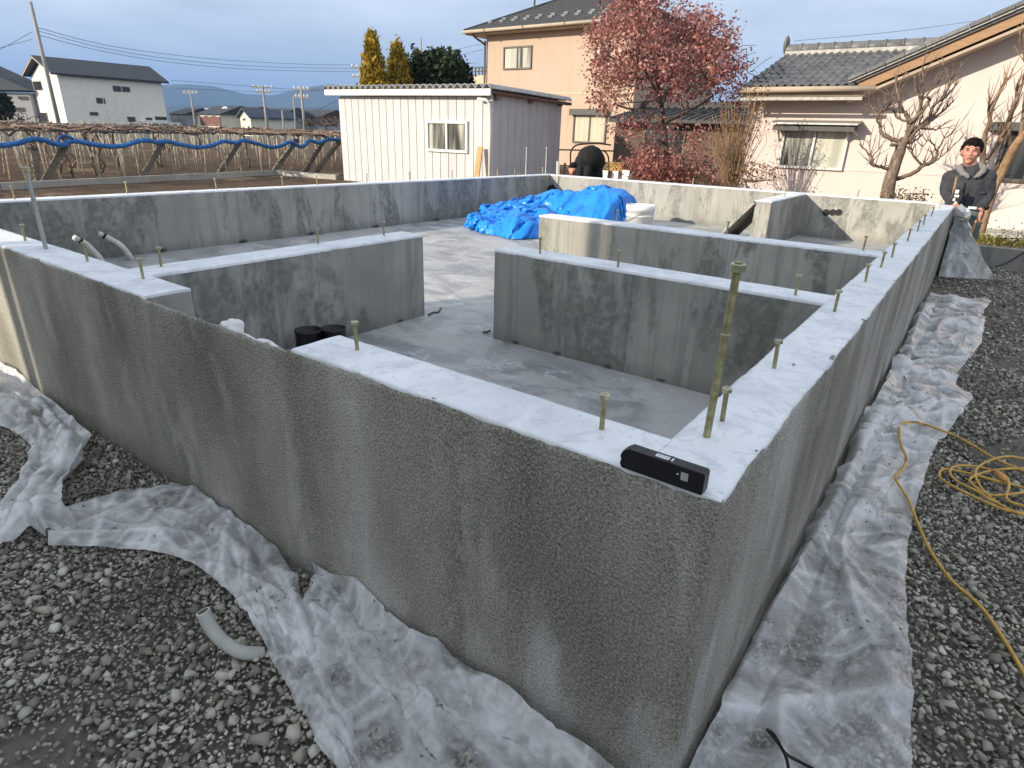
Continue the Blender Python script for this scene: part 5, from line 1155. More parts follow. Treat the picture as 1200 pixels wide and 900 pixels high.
far_house('far_house', 'small distant white house with a flat looking pale roof', 217, 229, 150, 131, 126, 92, M['whitewall'], M['shedtrim'], 'side', [(220, 134, 225, 138, PD)])
def bands(t, y, ze, zr):
    a, b = ony(236, 147, y), ony(258, 137, y); MB().box(a[0], b[0], y-.08, y-.001, a[2], b[2]).build('lower_wall', M['brick'], t)
far_house('far_house', 'distant house with a cream gable end and red brown lower walls', 231, 257, 150, 133.5, 122.5, 80, M['cream'], M['slate2'], 'side', [(240, 129+6, 244, 139, PD), (248, 135, 253, 139, PD)], 6, extra=bands)
def pedim(t, y, ze, zr):
    a, b, c = ony(258, 132, y-.7), ony(272, 132, y-.7), ony(265, 126.5, y-.7)
    MB().prism([(a[0], y-.7, a[2]), (b[0], y-.7, a[2]), (c[0], y-.7, c[2])], (0, 2.5, 0)).build('pediment', M['whitewall'], t)
    for p, q in ((a, c), (c, b)): MB().bar(np.array([p[0], y-.8, p[2]+.1]), np.array([q[0], y-.8, q[2]+.1]), .3, .16).build('pediment_trim', M['paintwhite'], t)
far_house('far_house', 'distant red brown house with a small white pediment', 256, 284, 150, 132.5, 123.5, 82, M['brick'], M['slate2'], 'side', [(259, 135, 263, 139, PD), (268, 135, 272, 139, PD), (277, 135, 281, 139, PD)], 6, extra=pedim)
far_house('far_house', 'distant white gabled house in front of the long dark roof', 281, 293, 150, 136, 128, 74, M['cream'], M['slate_blue'], 'front', [(285, 138, 288, 142, PD)], 6)
far_house('far_house', 'distant grey house under the long dark blue roof', 293, 324, 150, 135, 124.5, 80, M['greywall'], M['slate_blue'], 'side', [(300, 136.5, 305, 140, PD), (308, 136.5, 313, 140, PD), (316, 137, 321, 140, PD)], 6)
def dormer(t, y, ze, zr):
    a, b = ony(303, 137, y-1), ony(315, 131, y-1); MB().box(a[0], b[0], y-1, y+2, a[2], b[2]).build('dormer', M['whitewall'], t); MB().box(a[0]-.2, b[0]+.2, y-1.2, y+2, b[2], b[2]+.2).build('dormer_roof', M['slate_blue'], t)
far_house('far_house', 'distant low dark house with a brown roof left of the shed', 325, 372, 150, 136.5, 127.5, 84, M['greywall'], M['slate2'], 'side', [(331, 138, 336, 141, PD), (344, 138, 349, 141, PD), (358, 138, 363, 141, PD)], 6)
far_house('far_house', 'far pale house edge seen beside the shed corner', 372, 396, 150, 141, 136, 110, M['whitewall'], M['brown'], 'side', [(378, 143, 382, 146, PD)], 6)

# big white house on the left: gable end to the light, long wall in shade
ea = onz(60, 87, 6.0); dv = np.array([0, 1.0, 0]); eb = onx(198, 96.2, ea[0]); eb[2] = 6.0; gv = np.array([-1.0, 0, 0])
wgl = None
for w_ in np.linspace(2, 22, 600):
    if proj(ea+gv*w_)[0] <= 26: wgl = w_; break
wgl = wgl or 5
wh = thing('white_house', 'tall white house with a black gabled roof beyond the vineyard at left', 'house', ea+gv*wgl/2)
hgt = np.array([0, 0, 1.0]); z0v = np.array([0, 0, -6.4]); ins = .75
c0 = ea+gv*.55+dv*ins; c1 = eb+gv*.55-dv*ins; wb_ = wgl-1.1
MB().obox(c0+z0v, c1-c0, gv*wb_, hgt*6.35).build('wall', M['whitewall'], wh)
rdg = None; ridge_h = 0
for rh in np.linspace(.5, 6, 300):
    if proj(ea+gv*wgl/2+hgt*rh)[1] <= 67: ridge_h = rh; break
MB().prism([c0-.05*hgt, c0+gv*wb_-.05*hgt, c0+gv*wb_/2+hgt*(ridge_h*.9-.2)], c1-c0).build('gable_wall', M['whitewall'], wh)
for s in (0, 1):
    e_w = ea+gv*wgl*s-hgt*.02; r_w = ea+gv*wgl/2+hgt*ridge_h; MB().prism([e_w, r_w, r_w+hgt*.22, e_w+hgt*.22], eb-ea).build('roof', M['slate2'], wh)
    MB().prism([e_w-dv*.04-hgt*.05, r_w-dv*.04-hgt*.05, r_w-dv*.04+hgt*.1, e_w-dv*.04+hgt*.1], dv*.035).build('verge_trim', M['soffit'], wh)
up = np.array([0, 0, 1.0])
def onwall(px, py, o=c0, n=-gv):      # point of the long wall under a photo pixel
    d = _ray(px, py); return CAM+d*(((o-CAM)@n)/(d@n))
for (x0, y0, x1, y1) in ((133, 101, 141, 107), (143.5, 102, 151.5, 107.5), (113.5, 115, 122.5, 121), (105.5, 131.5, 114.5, 135), (150, 137, 158, 143), (171, 138, 178, 140.5), (182, 137, 195, 140.5)):
    a, b = onwall(x0, y1), onwall(x1, y0); window(wh, a, dv, up, (b-a)@dv, b[2]-a[2], M['bronze'], PD, .09, 2 if x1-x0 > 6 else 1, 1, .07, .03, nrm=-gv)
def ongable(px, py): return onwall(px, py, c0, -dv)
for (x0, y0, x1, y1, pm) in ((41, 95, 48, 106, PD), (50, 132, 55, 143, PD)):
    a, b = ongable(x0, y1), ongable(x1, y0); u = -gv if ((b-a)@(-gv)) > 0 else gv; window(wh, a, u, up, abs((b-a)@gv), b[2]-a[2], M['bronze'], pm, .08, 2, 1, .07, .03, nrm=-dv)
a, b = onwall(163, 143.5), onwall(206, 140); MB().obox(a-gv*0-up*.1, dv*((b-a)@dv), -gv*1.2, up*.25).build('porch_roof', M['shedtrim'], wh)
MB().tube([onwall(68, 92), onwall(68, 92)-up*5], .06, 6).build('downpipe', M['shedtrim'], wh)
# its grey neighbour and a clipped tree at the picture edge
nb = thing('grey_house', 'grey tiled house in shade at the far left edge of the photo', 'house', at(10, 130, 78)); nd = 78
a = at(-60, 112, nd); b = at(34, 109, nd)
MB().obox((a[0], a[1], -.4), (b[0]-a[0], b[1]-a[1], 0), (-2.5, 5, 0), (0, 0, b[2]+.4)).build('wall', M['greywall'], nb)
r1 = at(-60, 62, nd+3); r2 = at(-8, 88, nd+3); r3 = at(3, 101, nd)
MB().prism([at(-70, 104, nd-.6), at(36, 106, nd-.6), at(14, 103.5, nd+1.5), at(0, 91, nd+2.5), at(-70, 60, nd+2.5)], (-1.5, 4, 0)).build('roof', M['slate2'], nb)
for (x0, y0, x1, y1) in ((22, 113, 31, 116.5), (18, 126, 27, 130)):
    p, q = at(x0, y1, nd-.08), at(x1, y0, nd-.08); u = np.array([b[0]-a[0], b[1]-a[1], 0]); u /= np.linalg.norm(u); window(nb, p, u, up, (q-p)@u, q[2]-p[2], M['bronze'], PD, .09, 2, 1, .05, .03)
# ------------------------------------------------------------------ trees and shrubs
def grow(trunk, targets, seed, jit=.08, tip=.006, expo=2.4, step=.22, straight=0.0):
    """trunk: list of points; targets: points the twigs must reach. Returns (nodes, parent, radius)"""
    rr = np.random.default_rng(seed); N = [np.array(p, float) for p in trunk]; par = [-1]+list(range(len(trunk)-1))
    T = sorted([np.array(t, float) for t in targets], key=lambda t: np.linalg.norm(t-N[-1]))
    for t in T:
        A = np.array(N); d = np.linalg.norm(A-t, axis=1)+.35*np.maximum(0, A[:, 2]-t[2]); i = int(np.argmin(d)) if rr.uniform() >= straight else max(1, int(len(trunk)*rr.uniform(.4, 1)) - (1 if rr.uniform() < .5 else 0)) % len(trunk); L = np.linalg.norm(t-N[i]); k = max(1, int(L/step)); p0 = N[i]; last = i
        bowdir = np.array([rr.normal(0, 1), rr.normal(0, 1), .6+rr.normal(0, .4)])*jit*L
        for s in range(1, k+1):
            f = s/k; q = p0+(t-p0)*f+bowdir*sin(f*pi)*.5+rr.normal(0, 1, 3)*jit*.22*step*(s < k); N.append(q); par.append(last); last = len(N)-1
    n = len(N); ch = [[] for _ in range(n)]
    for i, p in enumerate(par):
        if p >= 0: ch[p].append(i)
    R = [0.0]*n
    for i in reversed(range(n)): R[i] = tip if not ch[i] else sum(R[c]**expo for c in ch[i])**(1/expo)
    return N, par, R, ch
def chains(N, par, R, ch, root=0):
    out = []; st = [(root, None)]
    while st:
        s, p = st.pop(); c = [p, s] if p is not None else [s]
        while ch[c[-1]]:
            k = sorted(ch[c[-1]], key=lambda j: -R[j]); c.append(k[0])
            for j in k[1:]: st.append((j, c[-2]))
        out.append(c)
    return out
def tubes_for(mb, N, R, cs, rmax=1e9, sc=1.0):
    for c in cs:
        if len(c) < 2: continue
        r = [min(R[i]*sc, rmax) for i in c]; r[0] = min(r[0], r[1]*1.15); n = 8 if max(r) > .03 else 5 if max(r) > .012 else 4
        mb.tube([N[i] for i in c], r, n)
def leaves(centers, per, size, spread, seed, aspect=.6, up=.0):
    rr = np.random.default_rng(seed); C = np.repeat(np.asarray(centers), per, 0); n = len(C); C = C+rr.normal(0, 1, (n, 3))*np.asarray(spread)
    a = rr.normal(0, 1, (n, 3)); a[:, 2] += up; a /= np.linalg.norm(a, axis=1)[:, None]; b = np.cross(a, rr.normal(0, 1, (n, 3))); b /= np.linalg.norm(b, axis=1)[:, None]
    s = size*rr.uniform(.6, 1.3, (n, 1)); V = np.stack([C-a*s, C-b*s*aspect+a*s*.1, C+a*s, C+b*s*aspect+a*s*.1], 1).reshape(-1, 3)
    return V, np.arange(4*n).reshape(-1, 4)
def ellipsoid_pts(rr, c, rad, n, shell=.0):
    p = rr.normal(0, 1, (n, 3)); p /= np.linalg.norm(p, axis=1)[:, None]; r = rr.uniform(shell**3, 1, (n, 1))**(1/3); return np.asarray(c)+p*r*np.asarray(rad)
def crownpx(rr, px, py, rx, ry, depth, n, thick, shell=0.0):
    k = depth/FPX; c = at(px, py, depth); p = rr.normal(0, 1, (n, 3)); p /= np.linalg.norm(p, axis=1)[:, None]; p *= rr.uniform(shell**3, 1, (n, 1))**(1/3)
    return c+p[:, :1]*rx*k*HR+p[:, 1:2]*ry*k*np.array([0, 0, 1.0])+p[:, 2:]*thick*HF

# --- red maple between the two houses
rr = np.random.default_rng(31); MD = 13.6
mt = thing('maple_tree', 'red leaved tree between the tan house and the tiled pink house', 'tree', at(785, 232, MD))
base = at(783, 232, MD); base[2] = -.25
trunk = [base, at(783, 200, MD), at(780, 170, MD), at(778, 140, MD), at(774, 118, MD), at(771, 95, MD+.1), at(770, 75, MD+.1)]
clus = [(745, 20, 34, 30, 1.0, 38), (785, 45, 46, 38, 1.3, 60), (822, 65, 36, 36, 1.2, 44), (845, 82, 18, 24, .8, 18), (722, 62, 32, 34, .9, 34), (705, 50, 14, 26, .6, 9), (760, 85, 45, 26, 1.2, 34), (720, 108, 30, 22, .8, 14), (800, 100, 44, 20, 1.0, 30), (738, 145, 16, 12, .5, 6), (790, 165, 34, 24, .9, 15), (770, 190, 40, 16, .8, 30), (820, 195, 22, 12, .6, 10), (800, 205, 46, 10, .7, 16), (745, 200, 16, 10, .5, 8), (858, 108, 12, 14, .5, 6), (745, 0, 20, 14, .6, 8)]
T = np.concatenate([crownpx(rr, a, b, rx, ry, MD, int(n*1.7), th) for a, b, rx, ry, th, n in clus])
N, par, R, ch = grow(trunk, T, 32, .10, .0062, 2.35, .22); cs = chains(N, par, R, ch); mb = MB(); tubes_for(mb, N, R, cs[1:], .07); mb.build('branches', M['bark_red'], mt, True)
mb = MB(); tubes_for(mb, N, R, cs[:1], .085); mb.build('trunk', M['bark_red'], mt, True)
for pts, r in (([(779, 143), (790, 138), (806, 130), (822, 122), (836, 112)], .05), ([(776, 142), (765, 134), (748, 129), (735, 127), (720, 122)], .045), ([(773, 120), (768, 105), (757, 85), (748, 60)], .04), ([(776, 122), (785, 100), (800, 80), (815, 55)], .04)):
    MB().tube(spline([at(x, y, MD-.3+.1*i) for i, (x, y) in enumerate(pts)], 6), np.linspace(r, r*.35, len(pts)*6-5), 7).build('limb', M['bark_red'], mt, True)
tips = np.array([N[c[-1]] for c in cs if len(c) > 1]); mids = np.array([N[c[len(c)*2//3]] for c in cs if len(c) > 3])
V1, F1 = leaves(tips, 76, .038, (.14, .14, .12), 33, .62); V2, F2 = leaves(mids, 24, .036, (.14, .14, .12), 34, .62)
ob = link('crown', np_mesh('crown', np.r_[V1, V2], np.r_[F1, F2+len(V1)]), M['red'], mt); tag(ob, kind='stuff')
wk = np.concatenate([crownpx(rr, a, b, rx, ry, MD, n, .5) for a, b, rx, ry, n in ((692, 100, 14, 20, 9), (712, 122, 20, 16, 9), (735, 165, 14, 12, 6), (745, -2, 20, 10, 5), (825, 26, 26, 16, 6), (870, 50, 22, 22, 9), (855, 130, 20, 25, 8), (890, 80, 14, 20, 8))])
N, par, R, ch = grow(trunk[3:], wk, 35, .10, .005, 2.35, .22); mb = MB(); tubes_for(mb, N, R, chains(N, par, R, ch), .03); mb.build('bare_twigs', M['bark_red'], mt, True)

# --- tan shrub with many upright shoots at the left of the pink house
def shoots(name, label, cat, bpx, d, tips_, seed, mat, stem_r=.02, leafm=None, nleaf=0, lsize=.03, trunk_h=.35, zb=-.25, tip=.005, jit=.022, straight=0.0):
    rr = np.random.default_rng(seed); b = at(*bpx, d); b[2] = zb; t = thing(name, label, cat, b)
    T = np.concatenate([crownpx(rr, a, c, rx, ry, d, n, th) for a, c, rx, ry, th, n in tips_]); tk = [b, b+np.array([rr.normal(0, .02), rr.normal(0, .02), trunk_h*.5]), b+np.array([rr.normal(0, .04), rr.normal(0, .04), trunk_h])]
    N, par, R, ch = grow(tk, T, seed+1, jit, tip, 2.3, .15, straight); cs = chains(N, par, R, ch); mb = MB(); tubes_for(mb, N, R, cs[1:], stem_r); mb.build('stems', mat, t, True); mb = MB(); tubes_for(mb, N, R, cs[:1], stem_r*2.2); mb.build('trunk', mat, t, True)
    if leafm:
        V, F = leaves(np.array([N[c[-1]] for c in cs]), nleaf, lsize, (.08, .08, .07), seed+2); tag(link('crown', np_mesh('crown', V, F), leafm, t), kind='stuff')
    return t
shoots('shrub', 'tan shrub of upright bare shoots beside the red tree', 'shrub', (858, 215), 12.2, [(852, 150, 24, 30, .5, 60), (868, 130, 26, 26, .5, 50), (882, 160, 20, 26, .4, 36), (838, 175, 16, 18, .4, 24), (892, 110, 12, 16, .3, 10)], 41, M['bark_pale'], .022, M['dryleaf'], 4, .024, .8, -.25, .0045, .03, .7)
shoots('shrub', 'low dry brown bush under the window of the pink house', 'shrub', (890, 215), 12.0, [(888, 202, 28, 14, .5, 60), (868, 208, 20, 9, .4, 30)], 45, M['twig'], .014, M['dryleaf'], 7, .03, .2)
shoots('shrub', 'low red brown bush in the shade below the red tree', 'shrub', (820, 215), 12.8, [(815, 195, 34, 14, .6, 60), (840, 185, 20, 14, .4, 26)], 47, M['bark_dark'], .014, M['red'], 3, .028, .2)

# --- pruned fruit tree in front of the pink wall, limbs traced one by one
PDp = 10.2
pt_ = at(1041, 240, PDp); pt_[2] = -.25; pf = thing('fruit_tree', 'bare pruned fruit tree with knobbly limbs before the pale pink wall', 'tree', pt_)
Z = lambda X, Y, o=0: at(990+X/4.5, 60+Y/4.5, PDp+o)
k_ = PDp/FPX/4.5
tr_ = [pt_, Z(222, 770), Z(236, 690), Z(255, 630), Z(275, 570), Z(290, 530), Z(300, 492), Z(320, 462)]
MB().tube(spline(tr_, 5), np.interp(np.linspace(0, 1, 36), [0, .3, .55, .75, 1], np.array([42, 36, 32, 30, 26])*k_)*.88, 10).build('trunk', M['bark'], pf, True)
LIM = [([(315, 480), (235, 458), (190, 420), (190, 345), (186, 322), (108, 278)], 20, 6), ([(186, 322), (215, 305), (245, 280)], 8, 4), ([(190, 400), (170, 345), (225, 265)], 9, 3), ([(320, 470), (340, 372), (300, 300), (278, 220), (268, 140)], 22, 7), ([(330, 450), (400, 290), (378, 205), (370, 130)], 17, 7), ([(395, 295), (415, 200), (410, 80)], 11, 5), ([(412, 255), (470, 190), (500, 140)], 10, 5), ([(340, 470), (380, 410), (440, 360), (470, 290), (545, 230), (600, 160)], 24, 5), ([(470, 290), (545, 195), (548, 140), (525, 70)], 10, 4), ([(390, 405), (450, 370), (530, 305), (575, 260)], 16, 5), ([(400, 405), (480, 410), (528, 378)], 11, 5), ([(275, 672), (380, 632), (410, 602), (470, 580), (488, 530)], 20, 13), ([(488, 530), (520, 470), (575, 420)], 9, 4), ([(405, 602), (360, 550), (355, 520), (330, 510)], 10, 5), ([(470, 580), (530, 540), (580, 485)], 7, 3), ([(488, 528), (440, 470), (400, 520)], 7, 3), ([(240, 625), (190, 608), (145, 600), (142, 560), (75, 490)], 17, 5), ([(142, 560), (190, 505)], 6, 3), ([(142, 590), (130, 470)], 7, 3), ([(310, 482), (350, 484), (412, 440)], 14, 6), ([(300, 505), (240, 492)], 17, 11), ([(285, 590), (240, 610)], 20, 14), ([(340, 380), (440, 280), (430, 240)], 17, 7), ([(330, 420), (420, 380), (480, 330), (520, 250)], 16, 5), ([(340, 372), (270, 345), (255, 240)], 11, 4)]
tw = MB(); rr = np.random.default_rng(51); TIPS = []
for i, (pp, r0, r1) in enumerate(LIM):
    o = 0.0; dz = rr.uniform(-.35, .35); P = [Z(x, y, dz*j/max(1, len(pp)-1)) for j, (x, y) in enumerate(pp)]; s = spline(P, 6); n = len(s)
    s[1:-1] += rr.normal(0, .006, (n-2, 3))
    MB().tube(s, np.linspace(r0, r1, n)*k_*.60*rr.uniform(.9, 1.12, n), 7).build('limb', M['bark'], pf, True)
    for j in range(4, n, 3):
        for q in range(2):
            L = rr.uniform(.12, .42); d = (s[j]-s[j-1]); d /= np.linalg.norm(d)+1e-6; d = d*.5+np.array([rr.normal(0, .5), rr.normal(0, .5), .7+rr.normal(0, .3)]); d /= np.linalg.norm(d)
            e = s[j]+d*L; m = s[j]+d*L*.5+rr.normal(0, .012, 3); tw.tube([s[j], m, e], [.0075, .006, .003], 4)
            if rr.uniform() < .5: e2 = m+(d+rr.normal(0, .5, 3))*L*.4; tw.tube([m, e2], [.005, .0025], 4)
tw.build('twigs', M['bark'], pf, True)
shoots('shrub', 'small round green shrub at the foot of the bare fruit tree', 'shrub', (1062, 238), 10.0, [(1062, 233, 20, 7, .35, 46)], 55, M['bark'], .01, M['shrubgreen'], 22, .022, .12)
# --- second bare tree at the right edge: leaning tan limb and upright shoots
RD = 9.5
rb = at(1157, 245, RD); rb[2] = -.25; rt = thing('bare_tree', 'bare tree with a leaning tan limb before the dark window at the right edge', 'tree', rb)
MB().tube(spline([rb, at(1162, 226, RD), at(1176, 197, RD), at(1188, 174, RD-.1), at(1200, 158, RD-.2), at(1222, 140, RD-.3)], 6), np.linspace(.075, .05, 31), 9).build('trunk', M['bark_pale'], rt, True)
LB = [([(1158, 236), (1152, 190), (1154, 160), (1159, 145), (1164, 125), (1178, 97)], .05, .012), ([(1155, 186), (1168, 172), (1178, 150), (1186, 130), (1196, 105), (1202, 80)], .045, .012), ([(1186, 176), (1182, 150), (1190, 120), (1192, 98)], .035, .010), ([(1196, 160), (1200, 130), (1204, 90), (1200, 64), (1195, 50)], .035, .01), ([(1164, 125), (1170, 110), (1182, 92)], .02, .008), ([(1160, 145), (1158, 130), (1160, 120)], .02, .008)]
tw = MB()
for pp, r0, r1 in LB:
    s = spline([at(x, y, RD+rr.uniform(-.15, .15)) for x, y in pp], 6); n = len(s); MB().tube(s, np.linspace(r0, r1, n), 7).build('limb', M['bark'], rt, True)
    for j in range(5, n, 1):
        L = rr.uniform(.15, .45); d = np.array([rr.normal(.05, .35), rr.normal(0, .35), 1.0]); d /= np.linalg.norm(d); m = s[j]+d*L*.5+rr.normal(0, .015, 3); tw.tube([s[j], m, s[j]+d*L], [.008, .006, .003], 4)
tw.build('twigs', M['bark_pale'], rt, True)
# --- plants behind the low wall
shoots('garden_plant', 'bare twiggy garden plant above the low wall at the right edge', 'plant', (1186, 284), 7.6, [(1184, 276, 16, 8, .2, 40), (1200, 272, 12, 10, .2, 20)], 61, M['bark_dark'], .007, M['shrubgreen'], 2, .015, .06, -.12, .003)
wd = thing('garden_weeds', 'low yellow green weeds behind the low garden wall near the man', 'weeds', at(1152, 282, 7.8))
pts = np.concatenate([crownpx(rr, 1152, 279, 12, 4, 7.9, 60, .3), crownpx(rr, 1178, 283, 22, 2.5, 7.8, 70, .3)]); pts[:, 2] = np.clip(pts[:, 2], -.2, .29)
V, F = leaves(pts, 6, .028, (.03, .03, .02), 63, .4, 1.0); tag(link('blades', np_mesh('blades', V, F), M['lawn'], wd), kind='stuff')
# --- golden conifers and the dark tree behind the shed
def conifer(label, px, d, top, bot, w, seed, group):
    rr = np.random.default_rng(seed); b = at(px, bot, d); z1 = at(px, top, d)[2]; b[2] = -.3; H = z1-b[2]; rad = w/2*d/FPX; t = thing('conifer', label, 'tree', b, group)
    MB().tube([b, b+np.array([0, 0, H*.9])], [.12, .02], 7).build('trunk', M['bark_dark'], t, True); C = []
    for k in range(1500):
        h = rr.uniform(.12, 1)**.8; a = rr.uniform(0, 2*pi); r = rad*min(1.0, (1-h)*1.75)**.8*(1+.16*mnoise.noise((cos(a)*2.2+seed, sin(a)*2.2, h*6)))*rr.uniform(.62, 1.0); C.append(b+np.array([cos(a)*r, sin(a)*r, h*H-.02]))
    V, F = leaves(np.array(C), 5, .085, (.07, .07, .12), seed+1, .38, 1.6); tag(link('crown', np_mesh('crown', V, F), M['gold'], t), kind='stuff')
conifer('taller golden pointed conifer behind the shed, left of the pair', 441, 19.0, 44, 150, 46, 71, 'golden conifers behind the shed')
conifer('shorter golden conifer behind the shed next to the dark tree', 469, 19.6, 54, 150, 50, 74, 'golden conifers behind the shed')
def round_tree(name, label, blobs, d, mat, seed, leaf=.09, per=6, group=None, zb=-.3):
    rr = np.random.default_rng(seed); c = np.concatenate([crownpx(rr, a, b, rx, ry, d, n, th, .55) for a, b, rx, ry, th, n in blobs]); b = at(blobs[0][0], blobs[0][1]+60, d); b[2] = zb
    t = thing(name, label, 'tree', b, group); top = at(blobs[0][0], blobs[0][1], d); N, par, R, ch = grow([b, b*.5+top*.5, top*.9+b*.1], c[::9], seed+1, .08, .012, 2.3, .5); mb = MB(); cs = chains(N, par, R, ch); tubes_for(mb, N, R, cs, .12); mb.build('trunk', M['bark_dark'], t, True)
    V, F = leaves(c, per, leaf, (.10, .10, .10), seed+2, .6); tag(link('crown', np_mesh('crown', V, F), mat, t), kind='stuff'); return t
round_tree('evergreen_tree', 'dark rounded evergreen between the golden conifers and the tan house', [(518, 92, 30, 27, 1.0, 900), (495, 96, 22, 28, .8, 500), (535, 98, 16, 20, .7, 300), (508, 72, 10, 8, .4, 80)], 20.4, M['evergreen'], 77)
round_tree('evergreen_tree', 'small dark clipped tree at the far left edge before the grey house', [(0, 124, 9, 14, 1.0, 420)], 50, M['evergreen'], 79, .2, 6)
for i, (px, py, rx, lab) in enumerate(((8, 140, 22, 'dark sprawling bare bush under the grey house at the left edge'),)):
    b = at(px, 146, 48); b[2] = 0; rr2 = np.random.default_rng(83); T = crownpx(rr2, 20, 136, 26, 6, 48, 40, 1.5); N, par, R, ch = grow([b, b+np.array([0, 0, .4])], T, 84, .1, .02, 2.3, .5); t = thing('bare_bush', lab, 'bush', b); mb = MB(); tubes_for(mb, N, R, chains(N, par, R, ch), .1); mb.build('branches', M['bark_dark'], t, True)
shoots('far_bush', 'brown leafless thicket left of the shed corner in the distance', 'bush', (384, 150), 60, [(384, 142, 16, 8, 2, 90), (360, 143, 10, 6, 1.5, 40)], 87, M['bark_red'], .06, M['dryleaf'], 4, .10, .5, -.3, .03)

# ------------------------------------------------------------------ masts and wires
def mast(label, top, foot, d, r, arms=(), name='utility_pole', group='utility poles'):
    a = at(*foot, d); b = at(*top, d); b[0], b[1] = a[0]+(b[0]-a[0])*.15, a[1]+(b[1]-a[1])*.15; a[2] = -.5; t = thing(name, label, 'pole', a, group); MB().tube([a, b], [r, r*.65], 8).build('shaft', M['mast'], t, True)
    for (f, w) in arms: p = a+(b-a)*f; MB().bar(p-CR*np.array([1, 1, 0])*w, p+CR*np.array([1, 1, 0])*w, .12, .12).build('cross_arm', M['mast'], t, base=p)
    for (f, w) in arms:
        p = a+(b-a)*f
        for s in (-.8, -.3, .3, .8): MB().lathe(p+CR*np.array([1, 1, 0])*w*s+np.array([0, 0, .05]), [(.0001, 0), (.07, 0), (.09, .1), (.05, .2), (.0001, .2)], 6).build('insulator', M['whitep'], t)
    return t
mast('tall plain leaning mast standing in front of the white house', (32, 2), (69, 145), 42, .15, (), group=None)
mast('utility pole with one arm above the cream gabled far house', (223, 105), (229, 147), 76, .15, [(.93, .9)])
mast('pale utility pole with crossarm rising before the dark blue roofs', (306, 100), (313, 147), 66, .17, [(.96, 1.2), (.88, .8)])
mast('utility pole with a transformer, nearest the shed', (353, 101), (357, 150), 60, .15, [(.95, .8), (.82, .7)])
mast('stay pole leaning beside the transformer pole', (352, 112), (346, 150), 59.5, .09)
mast('short pale post before the distant brown roof', (331, 129), (332, 146), 62, .11)
mast('utility pole just left of the golden conifers above the shed roof', (421, 76), (424, 120), 60, .15, [(.97, .9), (.86, .8)])
mast('thin dark pole rising behind the dark evergreen', (494, 44), (494, 90), 40, .07)
mast('leaning thin grey staff in front of the long white house wall', (108, 107), (128, 145), 46, .035, (), 'staff', None)
def wire_(label, p, d0, d1, r=.022, name='overhead_wire'):
    ps = [at(x, y, d0+(d1-d0)*i/(len(p)-1)) for i, (x, y) in enumerate(p)]; s = spline(ps, 8); tag(MB().tube(s, r, 4, cap=False).build(name, M['wire'], None, True, base=s[0]), label, 'wire', 'overhead wires')
wire_('upper overhead wire sagging from the mast across the sky', [(43, 32), (120, 52), (200, 64), (290, 72), (400, 76), (560, 74)], 42, 90, .018)
wire_('second overhead wire sagging below the upper one', [(44, 36), (120, 56), (200, 69), (290, 77), (400, 80), (560, 79)], 42, 90, .018)
wire_('third overhead wire, lowest of the bundle leaving the mast', [(45, 41), (120, 60), (200, 73), (290, 81), (400, 84), (560, 84)], 42, 90, .018)
wire_('overhead wire running left out of the photo from the mast', [(-40, 75), (0, 58), (38, 37)], 42, 42, .015)
wire_('thin wire running left from the mast, the lower one', [(-40, 66), (0, 56), (38, 46)], 42, 42, .013)
wire_('long level wire above the distant roofs', [(200, 94), (307, 102), (354, 105), (422, 103)], 66, 60, .02)
wire_('lower level wire above the distant roofs', [(200, 103), (307, 107.5), (354, 106.5), (422, 107)], 66, 60, .02)
wire_('wire at upper right above the tiled roof ridge', [(930, 48), (1040, 38), (1140, 25), (1260, 8)], 45, 45, .012)
wire_('wire slanting down from the transformer pole behind the shed', [(357, 140), (380, 125), (420, 108)], 60, 60, .018)
wire_('wire left of the tan house above the dark tree', [(500, 66), (530, 59), (566, 51)], 60, 60, .013)
wire_('lower wire left of the tan house above the dark tree', [(500, 74), (530, 67), (566, 58)], 60, 60, .013)

# ------------------------------------------------------------------ yard bits behind the back wall
hd = 14.2
hoop = MB()
def hp_(pxs, r=.018): hoop.tube(spline([at(x, y, hd) for x, y in pxs], 5), r, 6)
hp_([(668, 225), (668.5, 190), (669, 178), (674, 171), (682, 169), (700, 168), (716, 170)]); hp_([(714, 225), (713.5, 190), (711, 180), (706, 176)]); hp_([(655, 175.5), (680, 176), (722, 177)]); hp_([(656, 194), (668, 194.5)])
hr = thing('pipe_rack', 'thin bent pipe frame behind the crouching person', 'rack', at(690, 225, hd)); hoop.build('pipes', M['brown'], hr, True)
lt = thing('lattice_fence', 'small varnished lattice panel behind the white boards', 'fence', at(718, 215, 13.9)); n_ = 7
A0, A1, A2 = at(703, 199, 13.9), at(731, 200, 13.9), at(731, 191.5, 13.9); uu = A1-A0; vv = (A2-A1)*np.array([0, 0, 1]); uu[2] = 0
for k in range(-1, n_):
    for s in (1, -1):
        p = A0+uu*max(0, k/n_) if s > 0 else A0+uu*max(0, k/n_)+vv; q = A0+uu*min(1, (k+2)/n_)+(vv if s > 0 else 0); MB().bar(p, q, .03, .02, (0, 1, 0)).build('slat', M['lattice'], lt, base=p)
MB().bar(A0+vv, A0+uu+vv, .04, .04).bar(A0, A0+uu, .04, .04).build('rail', M['lattice'], lt)
for i, (x0, x1, y0, y1) in enumerate(((699, 713, 200, 212), (714, 724, 201, 213), (725, 738, 200, 214))):
    a = at(x0, y1, 13.2); b = at(x1, y0, 13.2); lab = ['white board behind the back wall, next to the crouching person', 'narrow white board behind the back wall, middle one of three', 'white board behind the back wall, nearest the red tree'][i]
    tag(MB().obox((a[0], a[1], -.25), (b[0]-a[0], 0, 0), (0, .04, 0), (0, .12, b[2]+.25)).build('white_board', M['paintwhite'], None, base=(a[0], a[1], -.25), bevel=.005), lab, 'board', 'white boards behind the back wall')
